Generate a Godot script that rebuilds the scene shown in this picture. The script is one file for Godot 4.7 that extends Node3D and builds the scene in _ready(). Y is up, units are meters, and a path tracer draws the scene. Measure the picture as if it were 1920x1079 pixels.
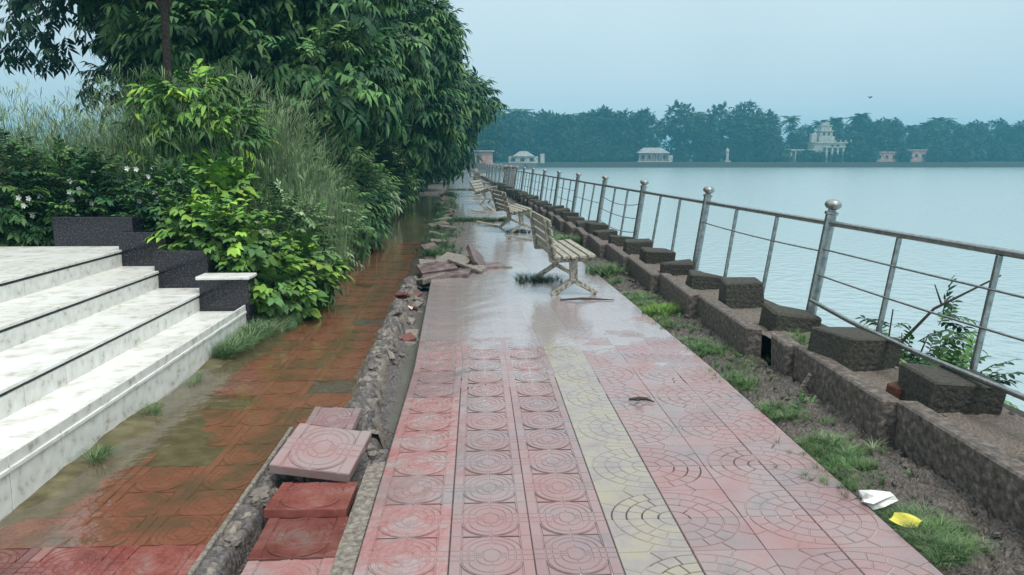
extends Node3D

var rng := RandomNumberGenerator.new()
var taken := {}
var M := {}
var n1 := FastNoiseLite.new()
var n2 := FastNoiseLite.new()
var leafs := {}

# ---------------------------------------------------------------- basic helpers
func numbered(called: String) -> String:
	var k: int = taken.get(called, 0)
	taken[called] = k + 1
	return called if k == 0 else "%s_%03d" % [called, k]

func tag(o, label := "", category := "", group := "", kind := ""):
	if label != "": o.set_meta("label", label)
	if category != "": o.set_meta("category", category)
	if group != "": o.set_meta("group", group)
	if kind != "": o.set_meta("kind", kind)
	return o

func base(called: String, label: String, category: String, at := Vector3.ZERO, turn := 0.0, group := "") -> Node3D:
	var o := Node3D.new()
	o.name = numbered(called)
	add_child(o)
	o.position = at
	o.rotation.y = turn
	tag(o, label, category, group)
	return o

func setting(called: String, label := "") -> Node3D:
	var o := Node3D.new()
	o.name = numbered(called)
	add_child(o)
	tag(o, label, "", "", "structure")
	return o

func put(mesh: Mesh, called: String, m: Material, parent: Node = null, t := Transform3D.IDENTITY) -> MeshInstance3D:
	var o := MeshInstance3D.new()
	o.mesh = mesh
	o.material_override = m
	o.transform = t
	if parent == null or parent == self:
		o.name = numbered(called)
		add_child(o)
	else:
		o.name = called
		parent.add_child(o, true)
	return o

func copy(o: Node3D, called: String, label := "", group := "") -> Node3D:
	var c: Node3D = o.duplicate()
	c.name = numbered(called)
	add_child(c)
	tag(c, label, "", group)
	return c

func new_st() -> SurfaceTool:
	var st := SurfaceTool.new()
	st.begin(Mesh.PRIMITIVE_TRIANGLES)
	return st

func quad(st: SurfaceTool, a: Vector3, b: Vector3, c: Vector3, d: Vector3):
	var n := (c - a).cross(b - a).normalized()
	for v in [a, b, c, a, c, d]:
		st.set_normal(n)
		st.add_vertex(v)

# one triangle whose winding follows its normals
func vtri(st: SurfaceTool, p: Array, n: Array):
	var o := [0, 1, 2]
	if (p[2] - p[0]).cross(p[1] - p[0]).dot(n[0] + n[1] + n[2]) < 0.0: o = [0, 2, 1]
	for k in o:
		st.set_normal(n[k])
		st.add_vertex(p[k])

func tri(st: SurfaceTool, a: Vector3, b: Vector3, c: Vector3):
	var n := (c - a).cross(b - a).normalized()
	for v in [a, b, c]:
		st.set_normal(n)
		st.add_vertex(v)

# box with chamfered edges; centre c, size s, chamfer b
func bevel_box(st: SurfaceTool, c: Vector3, s: Vector3, b := 0.006, bas := Basis.IDENTITY, jit := 0.0):
	var h := s * 0.5
	var corner := {}
	for sx in [-1, 1]:
		for sy in [-1, 1]:
			for sz in [-1, 1]:
				var j := Vector3(rng.randf_range(-jit, jit), rng.randf_range(-jit, jit), rng.randf_range(-jit, jit))
				var p := Vector3(sx * h.x, sy * h.y, sz * h.z) + j
				var k := Vector3i(sx, sy, sz)
				corner[[k, 0]] = c + bas * (p - Vector3(0, sy * b, sz * b))
				corner[[k, 1]] = c + bas * (p - Vector3(sx * b, 0, sz * b))
				corner[[k, 2]] = c + bas * (p - Vector3(sx * b, sy * b, 0))
	var face := func(pts: Array, out: Vector3):
		var q: Array = pts
		var n: Vector3 = (q[2] - q[0]).cross(q[1] - q[0])
		if n.dot(bas * out) < 0:
			q = q.duplicate()
			q.reverse()
			n = -n
		n = n.normalized()
		for i in range(1, q.size() - 1):
			for v in [q[0], q[i], q[i + 1]]:
				st.set_normal(n)
				st.add_vertex(v)
	for s1 in [-1, 1]:
		face.call([corner[[Vector3i(s1, -1, -1), 0]], corner[[Vector3i(s1, 1, -1), 0]], corner[[Vector3i(s1, 1, 1), 0]], corner[[Vector3i(s1, -1, 1), 0]]], Vector3(s1, 0, 0))
		face.call([corner[[Vector3i(-1, s1, -1), 1]], corner[[Vector3i(1, s1, -1), 1]], corner[[Vector3i(1, s1, 1), 1]], corner[[Vector3i(-1, s1, 1), 1]]], Vector3(0, s1, 0))
		face.call([corner[[Vector3i(-1, -1, s1), 2]], corner[[Vector3i(1, -1, s1), 2]], corner[[Vector3i(1, 1, s1), 2]], corner[[Vector3i(-1, 1, s1), 2]]], Vector3(0, 0, s1))
		for s2 in [-1, 1]:
			var a1 := Vector3i(s1, s2, -1)
			var a2 := Vector3i(s1, s2, 1)
			face.call([corner[[a1, 0]], corner[[a1, 1]], corner[[a2, 1]], corner[[a2, 0]]], Vector3(s1, s2, 0))
			a1 = Vector3i(s1, -1, s2)
			a2 = Vector3i(s1, 1, s2)
			face.call([corner[[a1, 0]], corner[[a1, 2]], corner[[a2, 2]], corner[[a2, 0]]], Vector3(s1, 0, s2))
			a1 = Vector3i(-1, s1, s2)
			a2 = Vector3i(1, s1, s2)
			face.call([corner[[a1, 1]], corner[[a1, 2]], corner[[a2, 2]], corner[[a2, 1]]], Vector3(0, s1, s2))
			for s3 in [-1, 1]:
				var k := Vector3i(s1, s2, s3)
				face.call([corner[[k, 0]], corner[[k, 1]], corner[[k, 2]]], Vector3(s1, s2, s3))

func box_mesh(s: Vector3, b := 0.006, c := Vector3.ZERO, jit := 0.0) -> ArrayMesh:
	var st := new_st()
	bevel_box(st, c, s, b, Basis.IDENTITY, jit)
	return st.commit()

# round tube through points with radii
func tube(st: SurfaceTool, pts: Array, radii: Array, sides := 8, cap := true):
	var rings := []
	var norms := []
	var up := Vector3(0.31, 0.2, 0.93).normalized()
	for i in pts.size():
		var d: Vector3
		if i == 0: d = pts[1] - pts[0]
		elif i == pts.size() - 1: d = pts[i] - pts[i - 1]
		else: d = pts[i + 1] - pts[i - 1]
		d = d.normalized()
		var u := up
		if absf(d.dot(u)) > 0.95: u = Vector3.RIGHT
		var a := d.cross(u).normalized()
		var b := d.cross(a).normalized()
		var ring := []
		var nr := []
		for k in sides:
			var t := TAU * k / sides
			var n := a * cos(t) + b * sin(t)
			nr.append(n)
			ring.append(pts[i] + n * radii[i])
		rings.append(ring)
		norms.append(nr)
	for i in pts.size() - 1:
		for k in sides:
			var k2 := (k + 1) % sides
			vtri(st, [rings[i][k], rings[i][k2], rings[i + 1][k2]], [norms[i][k], norms[i][k2], norms[i + 1][k2]])
			vtri(st, [rings[i][k], rings[i + 1][k2], rings[i + 1][k]], [norms[i][k], norms[i + 1][k2], norms[i + 1][k]])
	if cap:
		for e in [0, pts.size() - 1]:
			for k in range(1, sides - 1):
				if e == 0: tri(st, rings[e][0], rings[e][k + 1], rings[e][k])
				else: tri(st, rings[e][0], rings[e][k], rings[e][k + 1])

func tube_mesh(pts: Array, radii: Array, sides := 8) -> ArrayMesh:
	var st := new_st()
	tube(st, pts, radii, sides)
	return st.commit()

# lathe round y: profile of Vector2(r, y)
func lathe_mesh(profile: Array, sides := 16) -> ArrayMesh:
	var st := new_st()
	st.set_smooth_group(0)
	for i in profile.size() - 1:
		var p: Vector2 = profile[i]
		var q: Vector2 = profile[i + 1]
		var dn := Vector2(q.y - p.y, p.x - q.x).normalized()
		for k in sides:
			var t0 := TAU * k / sides
			var t1 := TAU * (k + 1) / sides
			for f in [[[p, t0], [p, t1], [q, t1]], [[p, t0], [q, t1], [q, t0]]]:
				var ps := []
				var ns := []
				for e in f:
					ns.append(Vector3(cos(e[1]) * dn.x, dn.y, sin(e[1]) * dn.x))
					ps.append(Vector3(cos(e[1]) * e[0].x, e[0].y, sin(e[1]) * e[0].x))
				vtri(st, ps, ns)
	return st.commit()

# sheet y = f(x, z)
func sheet(x0: float, x1: float, z0: float, z1: float, dx: float, dz: float, f: Callable) -> ArrayMesh:
	var nx := maxi(1, int(ceil(absf(x1 - x0) / dx - 0.001)))
	var nz := maxi(1, int(ceil(absf(z1 - z0) / dz - 0.001)))
	var vs := PackedVector3Array()
	var ns := PackedVector3Array()
	var ix := PackedInt32Array()
	for j in nz + 1:
		for i in nx + 1:
			var x := lerpf(x0, x1, float(i) / nx)
			var z := lerpf(z0, z1, float(j) / nz)
			vs.append(f.call(x, z))
	for j in nz + 1:
		for i in nx + 1:
			var a := vs[j * (nx + 1) + maxi(i - 1, 0)]
			var b := vs[j * (nx + 1) + mini(i + 1, nx)]
			var c := vs[maxi(j - 1, 0) * (nx + 1) + i]
			var d := vs[mini(j + 1, nz) * (nx + 1) + i]
			var n := (d - c).cross(b - a).normalized()
			ns.append(n if n.y >= 0.0 else -n)
	for j in nz:
		for i in nx:
			var q := j * (nx + 1) + i
			var order := [q, q + 1, q + nx + 2, q, q + nx + 2, q + nx + 1]
			if (z1 - z0) * (x1 - x0) < 0.0: order = [q, q + nx + 2, q + 1, q, q + nx + 1, q + nx + 2]
			for k in order:
				ix.append(k)
	var arr := []
	arr.resize(Mesh.ARRAY_MAX)
	arr[Mesh.ARRAY_VERTEX] = vs
	arr[Mesh.ARRAY_NORMAL] = ns
	arr[Mesh.ARRAY_INDEX] = ix
	var m := ArrayMesh.new()
	m.add_surface_from_arrays(Mesh.PRIMITIVE_TRIANGLES, arr)
	return m

func rock_mesh(r: Vector3, sd: int, rough := 0.35) -> ArrayMesh:
	var n := FastNoiseLite.new()
	n.seed = sd
	n.frequency = 1.1
	var ico := SphereMesh.new()
	ico.radius = 1.0
	ico.height = 2.0
	ico.radial_segments = 9
	ico.rings = 5
	var a := ico.get_mesh_arrays()
	var v: PackedVector3Array = a[Mesh.ARRAY_VERTEX]
	var st := new_st()
	var ix: PackedInt32Array = a[Mesh.ARRAY_INDEX]
	var w := []
	for p in v:
		var q := p.normalized()
		# blunt cube-ish chunk
		var m: float = maxf(absf(q.x), maxf(absf(q.y), absf(q.z)))
		q = q.lerp(q / m, 0.45) * (1.0 + rough * n.get_noise_3dv(p * 1.3))
		w.append(q * r)
	for i in range(0, ix.size(), 3):
		tri(st, w[ix[i]], w[ix[i + 1]], w[ix[i + 2]])
	return st.commit()

# ---------------------------------------------------------------- materials
func lin(r: float, g: float, b: float) -> Color:
	return Color(r, g, b).linear_to_srgb()

func ramp(stops: Array) -> Gradient:
	var g := Gradient.new()
	var o := PackedFloat32Array()
	var c := PackedColorArray()
	for s in stops:
		o.append(s[0])
		c.append(s[1])
	g.offsets = o
	g.colors = c
	return g

func noise_tex(sd: int, freq: float, stops: Array, size := 512, oct := 5, kind := FastNoiseLite.TYPE_SIMPLEX_SMOOTH, normal := 0.0, gain := 0.5) -> NoiseTexture2D:
	var n := FastNoiseLite.new()
	n.seed = sd
	n.frequency = freq
	n.noise_type = kind
	n.fractal_octaves = oct
	n.fractal_gain = gain
	n.domain_warp_enabled = true
	n.domain_warp_amplitude = 12.0
	n.domain_warp_frequency = freq * 1.5
	var t := NoiseTexture2D.new()
	t.width = size
	t.height = size
	t.seamless = true
	t.noise = n
	if normal > 0.0:
		t.as_normal_map = true
		t.bump_strength = normal
	elif stops.size():
		t.color_ramp = ramp(stops)
	return t

func mat(col: Color, rough: float, tex: Texture2D = null, scale := 1.0, rtex: Texture2D = null, bump: Texture2D = null, bump_cm := 0.0, world := true) -> StandardMaterial3D:
	var m := StandardMaterial3D.new()
	m.albedo_color = col
	m.roughness = rough
	m.uv1_triplanar = true
	m.uv1_world_triplanar = world
	m.uv1_scale = Vector3.ONE * scale
	if tex: m.albedo_texture = tex
	if rtex:
		m.roughness_texture = rtex
		m.roughness_texture_channel = BaseMaterial3D.TEXTURE_CHANNEL_RED
	if bump:
		m.heightmap_enabled = true
		m.heightmap_texture = bump
		m.heightmap_scale = bump_cm
	return m

func leaf_mat(col: Color, back := 0.5) -> StandardMaterial3D:
	var m := StandardMaterial3D.new()
	m.albedo_color = Color.WHITE
	m.vertex_color_use_as_albedo = true
	m.roughness = 0.55
	m.metallic_specular = 0.35
	m.cull_mode = BaseMaterial3D.CULL_DISABLED
	m.backlight_enabled = true
	m.backlight = col * back
	return m

func glassy(col: Color, alpha: float, rough: float) -> StandardMaterial3D:
	var m := StandardMaterial3D.new()
	m.transparency = BaseMaterial3D.TRANSPARENCY_ALPHA
	m.albedo_color = Color(col.r, col.g, col.b, alpha)
	m.roughness = rough
	m.metallic_specular = 0.5
	m.cull_mode = BaseMaterial3D.CULL_DISABLED
	return m

func make_materials():
	var patch := noise_tex(3, 0.0035, [[0.0, lin(0.30, 0.165, 0.157)], [0.35, lin(0.305, 0.195, 0.19)], [0.52, lin(0.30, 0.215, 0.215)], [0.7, lin(0.27, 0.22, 0.22)], [1.0, lin(0.19, 0.17, 0.17)]], 1024, 8, FastNoiseLite.TYPE_SIMPLEX_SMOOTH, 0.0, 0.68)
	var grain := noise_tex(5, 0.03, [[0.0, Color(0.25, 0.25, 0.25)], [1.0, Color(0.9, 0.9, 0.9)]], 512, 6)
	var wet := noise_tex(8, 0.008, [[0.0, Color(0.1, 0.1, 0.1)], [0.42, Color(0.14, 0.14, 0.14)], [0.62, Color(0.24, 0.24, 0.24)], [1.0, Color(0.42, 0.42, 0.42)]], 512, 5)
	var i := 0
	for c in [Color(1, 1, 1), Color(1.0, 0.96, 0.96), Color(0.95, 0.94, 0.95), Color(0.98, 0.99, 0.99)]:
		M["tile%d" % i] = mat(c, 1.0, patch, 0.45, wet, grain, 0.5)
		i += 1
	var red := noise_tex(13, 0.0045, [[0.0, lin(0.13, 0.04, 0.033)], [0.45, lin(0.22, 0.062, 0.05)], [0.62, lin(0.26, 0.1, 0.085)], [0.8, lin(0.25, 0.15, 0.135)], [1.0, lin(0.18, 0.13, 0.115)]], 1024, 8, FastNoiseLite.TYPE_SIMPLEX_SMOOTH, 0.0, 0.68)
	M.redtile = mat(Color.WHITE, 1.0, red, 0.6, wet, grain, 0.5)
	M.redtile2 = mat(Color(0.86, 0.9, 0.9), 1.0, red, 0.5, wet, grain, 0.5)
	var pink := noise_tex(14, 0.006, [[0.0, lin(0.33, 0.13, 0.125)], [0.45, lin(0.34, 0.18, 0.175)], [0.7, lin(0.33, 0.24, 0.235)], [1.0, lin(0.28, 0.24, 0.235)]], 1024, 8, FastNoiseLite.TYPE_SIMPLEX_SMOOTH, 0.0, 0.68)
	M.brownslab = mat(Color.WHITE, 0.5, noise_tex(15, 0.01, [[0.0, lin(0.05, 0.034, 0.032)], [0.45, lin(0.12, 0.082, 0.078)], [0.7, lin(0.2, 0.15, 0.145)], [1.0, lin(0.3, 0.25, 0.24)]], 512, 7, FastNoiseLite.TYPE_SIMPLEX_SMOOTH, 0.0, 0.62), 1.0, null, grain, 1.0)
	M.stainedtile = mat(Color.WHITE, 0.6, noise_tex(16, 0.005, [[0.0, lin(0.07, 0.05, 0.024)], [0.35, lin(0.14, 0.07, 0.035)], [0.52, lin(0.25, 0.075, 0.042)], [0.7, lin(0.3, 0.09, 0.055)], [1.0, lin(0.2, 0.12, 0.075)]], 1024, 8, FastNoiseLite.TYPE_SIMPLEX_SMOOTH, 0.0, 0.66), 0.4, null, grain, 0.5)
	M.pinktile = mat(Color.WHITE, 1.0, pink, 0.7, wet, grain, 0.5)
	var yel := noise_tex(17, 0.0055, [[0.0, lin(0.34, 0.295, 0.2)], [0.42, lin(0.31, 0.28, 0.225)], [0.56, lin(0.28, 0.255, 0.235)], [0.7, lin(0.28, 0.235, 0.225)], [1.0, lin(0.21, 0.195, 0.19)]], 1024, 8, FastNoiseLite.TYPE_SIMPLEX_SMOOTH, 0.0, 0.68)
	M.yellow0 = mat(Color.WHITE, 1.0, yel, 0.5, wet, grain, 0.5)
	M.yellow1 = mat(Color(0.9, 0.9, 0.92), 1.0, yel, 0.5, wet, grain, 0.5)
	var mudt := noise_tex(21, 0.02, [[0.0, lin(0.03, 0.025, 0.02)], [0.4, lin(0.075, 0.063, 0.054)], [0.6, lin(0.14, 0.12, 0.107)], [1.0, lin(0.26, 0.24, 0.225)]], 1024, 8, FastNoiseLite.TYPE_SIMPLEX_SMOOTH, 0.0, 0.66)
	var mudr := noise_tex(22, 0.012, [[0.0, Color(0.18, 0.18, 0.18)], [0.5, Color(0.5, 0.5, 0.5)], [1.0, Color(0.9, 0.9, 0.9)]], 512, 4)
	M.mud = mat(Color.WHITE, 1.0, mudt, 1.7, mudr, grain, 6.0)
	M.gullymud = mat(Color(0.95, 0.96, 1.0), 1.0, mudt, 1.3, mudr, grain, 2.5)
	var conc := noise_tex(25, 0.015, [[0.0, lin(0.07, 0.062, 0.055)], [0.35, lin(0.15, 0.135, 0.12)], [0.6, lin(0.24, 0.22, 0.20)], [1.0, lin(0.36, 0.34, 0.32)]], 1024, 8, FastNoiseLite.TYPE_SIMPLEX_SMOOTH, 0.0, 0.66)
	M.concrete = mat(Color.WHITE, 0.75, conc, 0.8, null, grain, 1.5)
	M.rubble = mat(Color(0.92, 0.9, 0.88), 0.7, conc, 2.2, null, grain, 1.5)
	M.jointdirt = mat(lin(0.15, 0.105, 0.1), 0.6, grain, 1.0)
	M.mortar = mat(Color(1.0, 0.98, 0.95), 0.55, conc, 1.5, null, grain, 1.5)
	var moss := noise_tex(27, 0.015, [[0.0, lin(0.014, 0.014, 0.011)], [0.4, lin(0.032, 0.029, 0.024)], [0.65, lin(0.055, 0.05, 0.038)], [0.85, lin(0.05, 0.06, 0.03)], [1.0, lin(0.13, 0.12, 0.1)]], 1024, 8, FastNoiseLite.TYPE_SIMPLEX_SMOOTH, 0.0, 0.66)
	M.block = mat(Color.WHITE, 0.8, moss, 1.6, null, grain, 1.6)
	var kerb := noise_tex(28, 0.012, [[0.0, lin(0.03, 0.025, 0.02)], [0.4, lin(0.085, 0.069, 0.058)], [0.65, lin(0.15, 0.125, 0.11)], [1.0, lin(0.26, 0.235, 0.21)]], 1024, 8, FastNoiseLite.TYPE_SIMPLEX_SMOOTH, 0.0, 0.66)
	M.kerb = mat(Color.WHITE, 0.7, kerb, 1.1, null, grain, 1.3)
	var leaflit := noise_tex(29, 0.05, [[0.0, lin(0.06, 0.05, 0.04)], [0.5, lin(0.13, 0.11, 0.09)], [0.75, lin(0.24, 0.2, 0.17)], [1.0, lin(0.12, 0.05, 0.035)]], 1024, 8, FastNoiseLite.TYPE_SIMPLEX_SMOOTH, 0.0, 0.66)
	M.ledge = mat(Color.WHITE, 0.85, leaflit, 1.2, null, grain, 3.0)
	var soil := noise_tex(31, 0.02, [[0.0, lin(0.03, 0.028, 0.018)], [0.5, lin(0.06, 0.06, 0.03)], [1.0, lin(0.1, 0.085, 0.055)]], 512, 5)
	M.soil = mat(Color.WHITE, 0.95, soil, 0.7, null, grain, 3.0)
	M.silt = mat(Color.WHITE, 0.8, noise_tex(32, 0.02, [[0.0, lin(0.05, 0.042, 0.018)], [0.5, lin(0.11, 0.095, 0.042)], [1.0, lin(0.2, 0.18, 0.1)]], 512, 5), 0.6, null, grain, 2.0)
	M.ground = mat(lin(0.06, 0.065, 0.04), 0.95)
	var marble := noise_tex(33, 0.012, [[0.0, lin(0.36, 0.33, 0.27)], [0.22, lin(0.58, 0.57, 0.52)], [0.42, lin(0.72, 0.73, 0.7)], [1.0, lin(0.8, 0.81, 0.79)]], 512, 7, FastNoiseLite.TYPE_SIMPLEX_SMOOTH, 0.0, 0.65)
	M.marble = mat(Color.WHITE, 0.3, marble, 0.6)
	M.marble2 = mat(Color(0.95, 0.95, 0.94), 0.35, marble, 1.3)
	var riser := noise_tex(34, 0.02, [[0.0, lin(0.3, 0.29, 0.24)], [0.3, lin(0.6, 0.6, 0.56)], [1.0, lin(0.76, 0.77, 0.74)]], 512, 6)
	M.riser = mat(Color.WHITE, 0.4, riser, 0.9)
	M.grout = mat(lin(0.18, 0.18, 0.17), 0.9)
	var granite := noise_tex(35, 0.05, [[0.0, lin(0.006, 0.006, 0.008)], [0.55, lin(0.015, 0.014, 0.02)], [0.8, lin(0.045, 0.042, 0.06)], [1.0, lin(0.12, 0.12, 0.14)]], 512, 5)
	M.granite = mat(Color.WHITE, 0.12, granite, 1.5)
	var bark := noise_tex(37, 0.03, [[0.0, lin(0.02, 0.013, 0.01)], [0.5, lin(0.055, 0.036, 0.028)], [1.0, lin(0.11, 0.08, 0.065)]], 256, 5)
	M.bark = mat(Color.WHITE, 0.9, bark, 2.0, null, grain, 3.0)
	M.steel = mat(lin(0.50, 0.52, 0.51), 0.34, noise_tex(39, 0.02, [[0.0, Color(0.62, 0.62, 0.6)], [0.5, Color(0.85, 0.85, 0.85)], [1.0, Color(1, 1, 1)]], 256, 5), 3.0)
	M.steel.metallic = 0.92
	var paint := noise_tex(41, 0.025, [[0.0, lin(0.05, 0.045, 0.033)], [0.36, lin(0.17, 0.155, 0.12)], [0.5, lin(0.36, 0.345, 0.28)], [1.0, lin(0.56, 0.55, 0.47)]], 512, 7, FastNoiseLite.TYPE_SIMPLEX_SMOOTH, 0.0, 0.65)
	M.paint = mat(Color.WHITE, 0.6, paint, 1.6, null, grain, 1.0)
	# waters
	var rip := noise_tex(43, 0.018, [], 512, 4, FastNoiseLite.TYPE_SIMPLEX_SMOOTH, 4.0)
	M.flood = glassy(lin(0.15, 0.1, 0.045), 0.24, 0.05)
	M.flood.normal_enabled = true
	M.flood.normal_texture = rip
	M.flood.normal_scale = 0.2
	M.flood.uv1_triplanar = true
	M.flood.uv1_world_triplanar = true
	M.flood.uv1_scale = Vector3(0.9, 0.9, 0.9)
	M.film = glassy(lin(0.5, 0.46, 0.465), 0.45, 0.1)  # pale body colour paints in part of the sky sheen
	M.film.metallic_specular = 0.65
	M.film.normal_enabled = true
	M.film.normal_texture = rip
	M.film.normal_scale = 0.2
	M.film.uv1_triplanar = true
	M.film.uv1_world_triplanar = true
	M.film.uv1_scale = Vector3(1.6, 1.6, 1.6)
	M.gullywater = glassy(lin(0.2, 0.19, 0.175), 0.75, 0.06)
	var waves := noise_tex(47, 0.03, [], 512, 4, FastNoiseLite.TYPE_SIMPLEX_SMOOTH, 5.0)
	M.lake = mat(lin(0.31, 0.42, 0.44), 0.2)  # pale albedo stands in for sky reflected off the wavelets
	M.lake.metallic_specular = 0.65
	M.lake.normal_enabled = true
	M.lake.normal_texture = waves
	M.lake.normal_scale = 0.35
	M.lake.uv1_scale = Vector3(0.15, 0.15, 0.15)
	# leaves
	M.leaf = leaf_mat(lin(0.10, 0.22, 0.03))
	M.farleaf = leaf_mat(lin(0.05, 0.10, 0.03), 0.3)
	M.grass = leaf_mat(lin(0.16, 0.22, 0.08))
	M.white = mat(lin(0.75, 0.75, 0.72), 0.6)
	# far buildings
	var wash := noise_tex(51, 0.02, [[0.0, Color(0.6, 0.6, 0.58)], [0.5, Color(0.88, 0.88, 0.86)], [1.0, Color(1, 1, 1)]], 256, 5)
	M.limewash = mat(lin(0.5, 0.5, 0.47), 0.85, wash, 0.35)
	M.pinkwall = mat(lin(0.6, 0.36, 0.33), 0.85, wash, 0.2)
	M.roofgrey = mat(lin(0.36, 0.37, 0.38), 0.7, wash, 0.3)
	M.dark = mat(lin(0.03, 0.03, 0.03), 0.8)
	M.teal = mat(lin(0.08, 0.3, 0.33), 0.6, wash, 0.4)
	M.brick = mat(lin(0.3, 0.09, 0.05), 0.8, grain, 3.0)
	M.bag = mat(lin(0.78, 0.78, 0.76), 0.35)
	M.yellowplastic = mat(lin(0.7, 0.62, 0.08), 0.4)
	M.twig = mat(lin(0.06, 0.045, 0.035), 0.9)

# ---------------------------------------------------------------- layout functions (metres, path runs along -z)
func off(z: float) -> float: return -0.027 * maxf(0.0, -z - 6.0)
func kerb_x(z: float) -> float: return 2.21 - 0.0305 * (-z - 4.2)
func rail_x(z: float) -> float: return 2.84 - 0.043 * (-z - 6.7)

# ---------------------------------------------------------------- paving tiles
func arc_piece(c: Vector2, r0: float, r1: float, a0: float, a1: float) -> PackedVector2Array:
	var p := PackedVector2Array()
	var n := 5
	for i in n + 1: p.append(c + Vector2.from_angle(lerpf(a0, a1, float(i) / n)) * r1)
	if r0 <= 0.001: p.append(c)
	else:
		for i in n + 1: p.append(c + Vector2.from_angle(lerpf(a1, a0, float(i) / n)) * r0)
	return p

func rect(x0: float, y0: float, x1: float, y1: float) -> PackedVector2Array:
	return PackedVector2Array([Vector2(x0, y0), Vector2(x1, y0), Vector2(x1, y1), Vector2(x0, y1)])

func inset(p: PackedVector2Array, d: float) -> PackedVector2Array:
	var q := PackedVector2Array()
	for i in p.size():
		var a := p[(i + p.size() - 1) % p.size()]
		var b := p[i]
		var c := p[(i + 1) % p.size()]
		var e := (b - a).normalized()
		var f := (c - b).normalized()
		var n := Vector2(-e.y, e.x) + Vector2(-f.y, f.x)
		var l := n.length()
		n = n / l if l > 0.05 else Vector2(-e.y, e.x)
		var k := clampf(1.0 / maxf(0.35, n.dot(Vector2(-e.y, e.x))), 1.0, 2.2)
		q.append(b + n * d * k)
	return q

func signed_area(q: PackedVector2Array) -> float:
	var area := 0.0
	for i in q.size(): area += q[i].cross(q[(i + 1) % q.size()])
	return area

func tidy(p: PackedVector2Array) -> PackedVector2Array:
	var q := PackedVector2Array()
	for v in p:
		if q.is_empty() or v.distance_to(q[q.size() - 1]) > 0.004: q.append(v)
	while q.size() > 3 and q[0].distance_to(q[q.size() - 1]) < 0.004: q.remove_at(q.size() - 1)
	var area := 0.0
	for i in q.size(): area += q[i].cross(q[(i + 1) % q.size()])
	if area < 0: q.reverse()
	return q if absf(area) > 0.0005 else PackedVector2Array()

# a cast tile: slab with the stamped pieces standing 4 mm above its grooves; centred on x,z, top at y = 0
func tile_mesh(s: float, pieces: Array, thick := 0.045) -> ArrayMesh:
	var st := new_st()
	var g := 0.0034
	var h := s * 0.5 - 0.0008
	bevel_box(st, Vector3(0, -g - (thick - g) * 0.5, 0), Vector3(h * 2, thick - g, h * 2), 0.003)
	for p0 in pieces:
		var p := tidy(p0)
		if p.size() < 3: continue
		var lo := inset(p, 0.0024)
		var hi := inset(p, 0.0046)
		if signed_area(hi) < 0.2 * signed_area(p): continue
		var tilt := Vector2(rng.randf_range(-0.008, 0.008), rng.randf_range(-0.008, 0.008))
		var mid := Vector2.ZERO
		for v in p: mid += v / p.size()
		var up := func(v: Vector2) -> Vector3: return Vector3(v.x - s * 0.5, (v - mid).dot(tilt), v.y - s * 0.5)
		var dn := func(v: Vector2) -> Vector3: return Vector3(v.x - s * 0.5, -g - 0.0005, v.y - s * 0.5)
		for i in p.size():
			var k := (i + 1) % p.size()
			var a: Vector3 = dn.call(lo[i])
			var b: Vector3 = dn.call(lo[k])
			var c: Vector3 = up.call(hi[k])
			var d: Vector3 = up.call(hi[i])
			var n := (b - a).cross(c - a).normalized()
			if n.y < 0: n = -n
			vtri(st, [a, b, c], [n, n, n])
			vtri(st, [a, c, d], [n, n, n])
		var t := Geometry2D.triangulate_polygon(hi)
		for i in range(0, t.size(), 3):
			var tn := Vector3(-tilt.x, 1, -tilt.y).normalized()
			vtri(st, [up.call(hi[t[i]]), up.call(hi[t[i + 1]]), up.call(hi[t[i + 2]])], [tn, tn, tn])
	return st.commit()

func clip_all(list: Array, by: PackedVector2Array) -> Array:
	var r := []
	for p in list: r.append_array(Geometry2D.intersect_polygons(p, by))
	return r

# quarter of a fan of setts, centre at the corner (0, 0)
func fan_tile(s: float, sd: int) -> ArrayMesh:
	rng.seed = sd
	var sq := rect(-0.0017, -0.0017, s + 0.0017, s + 0.0017)
	var list := []
	var rr := [0.0, 0.07, 0.14, 0.208, 0.272]
	var nn := [1, 2, 4, 5]
	for k in 4:
		for i in nn[k]:
			var j0 := 0.0 if i == 0 else rng.randf_range(-0.06, 0.06)
			var a0: float = PI / 2 * i / nn[k]
			var a1: float = PI / 2 * (i + 1) / nn[k]
			list.append(arc_piece(Vector2.ZERO, rr[k], rr[k + 1], a0 + j0 * 0.0, a1))
	list = clip_all(list, sq)
	for i in 3:
		var w := arc_piece(Vector2.ZERO, 0.272, 0.6, PI / 2 * i / 3, PI / 2 * (i + 1) / 3)
		list.append_array(Geometry2D.intersect_polygons(w, sq))
	return tile_mesh(s, list)

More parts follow.
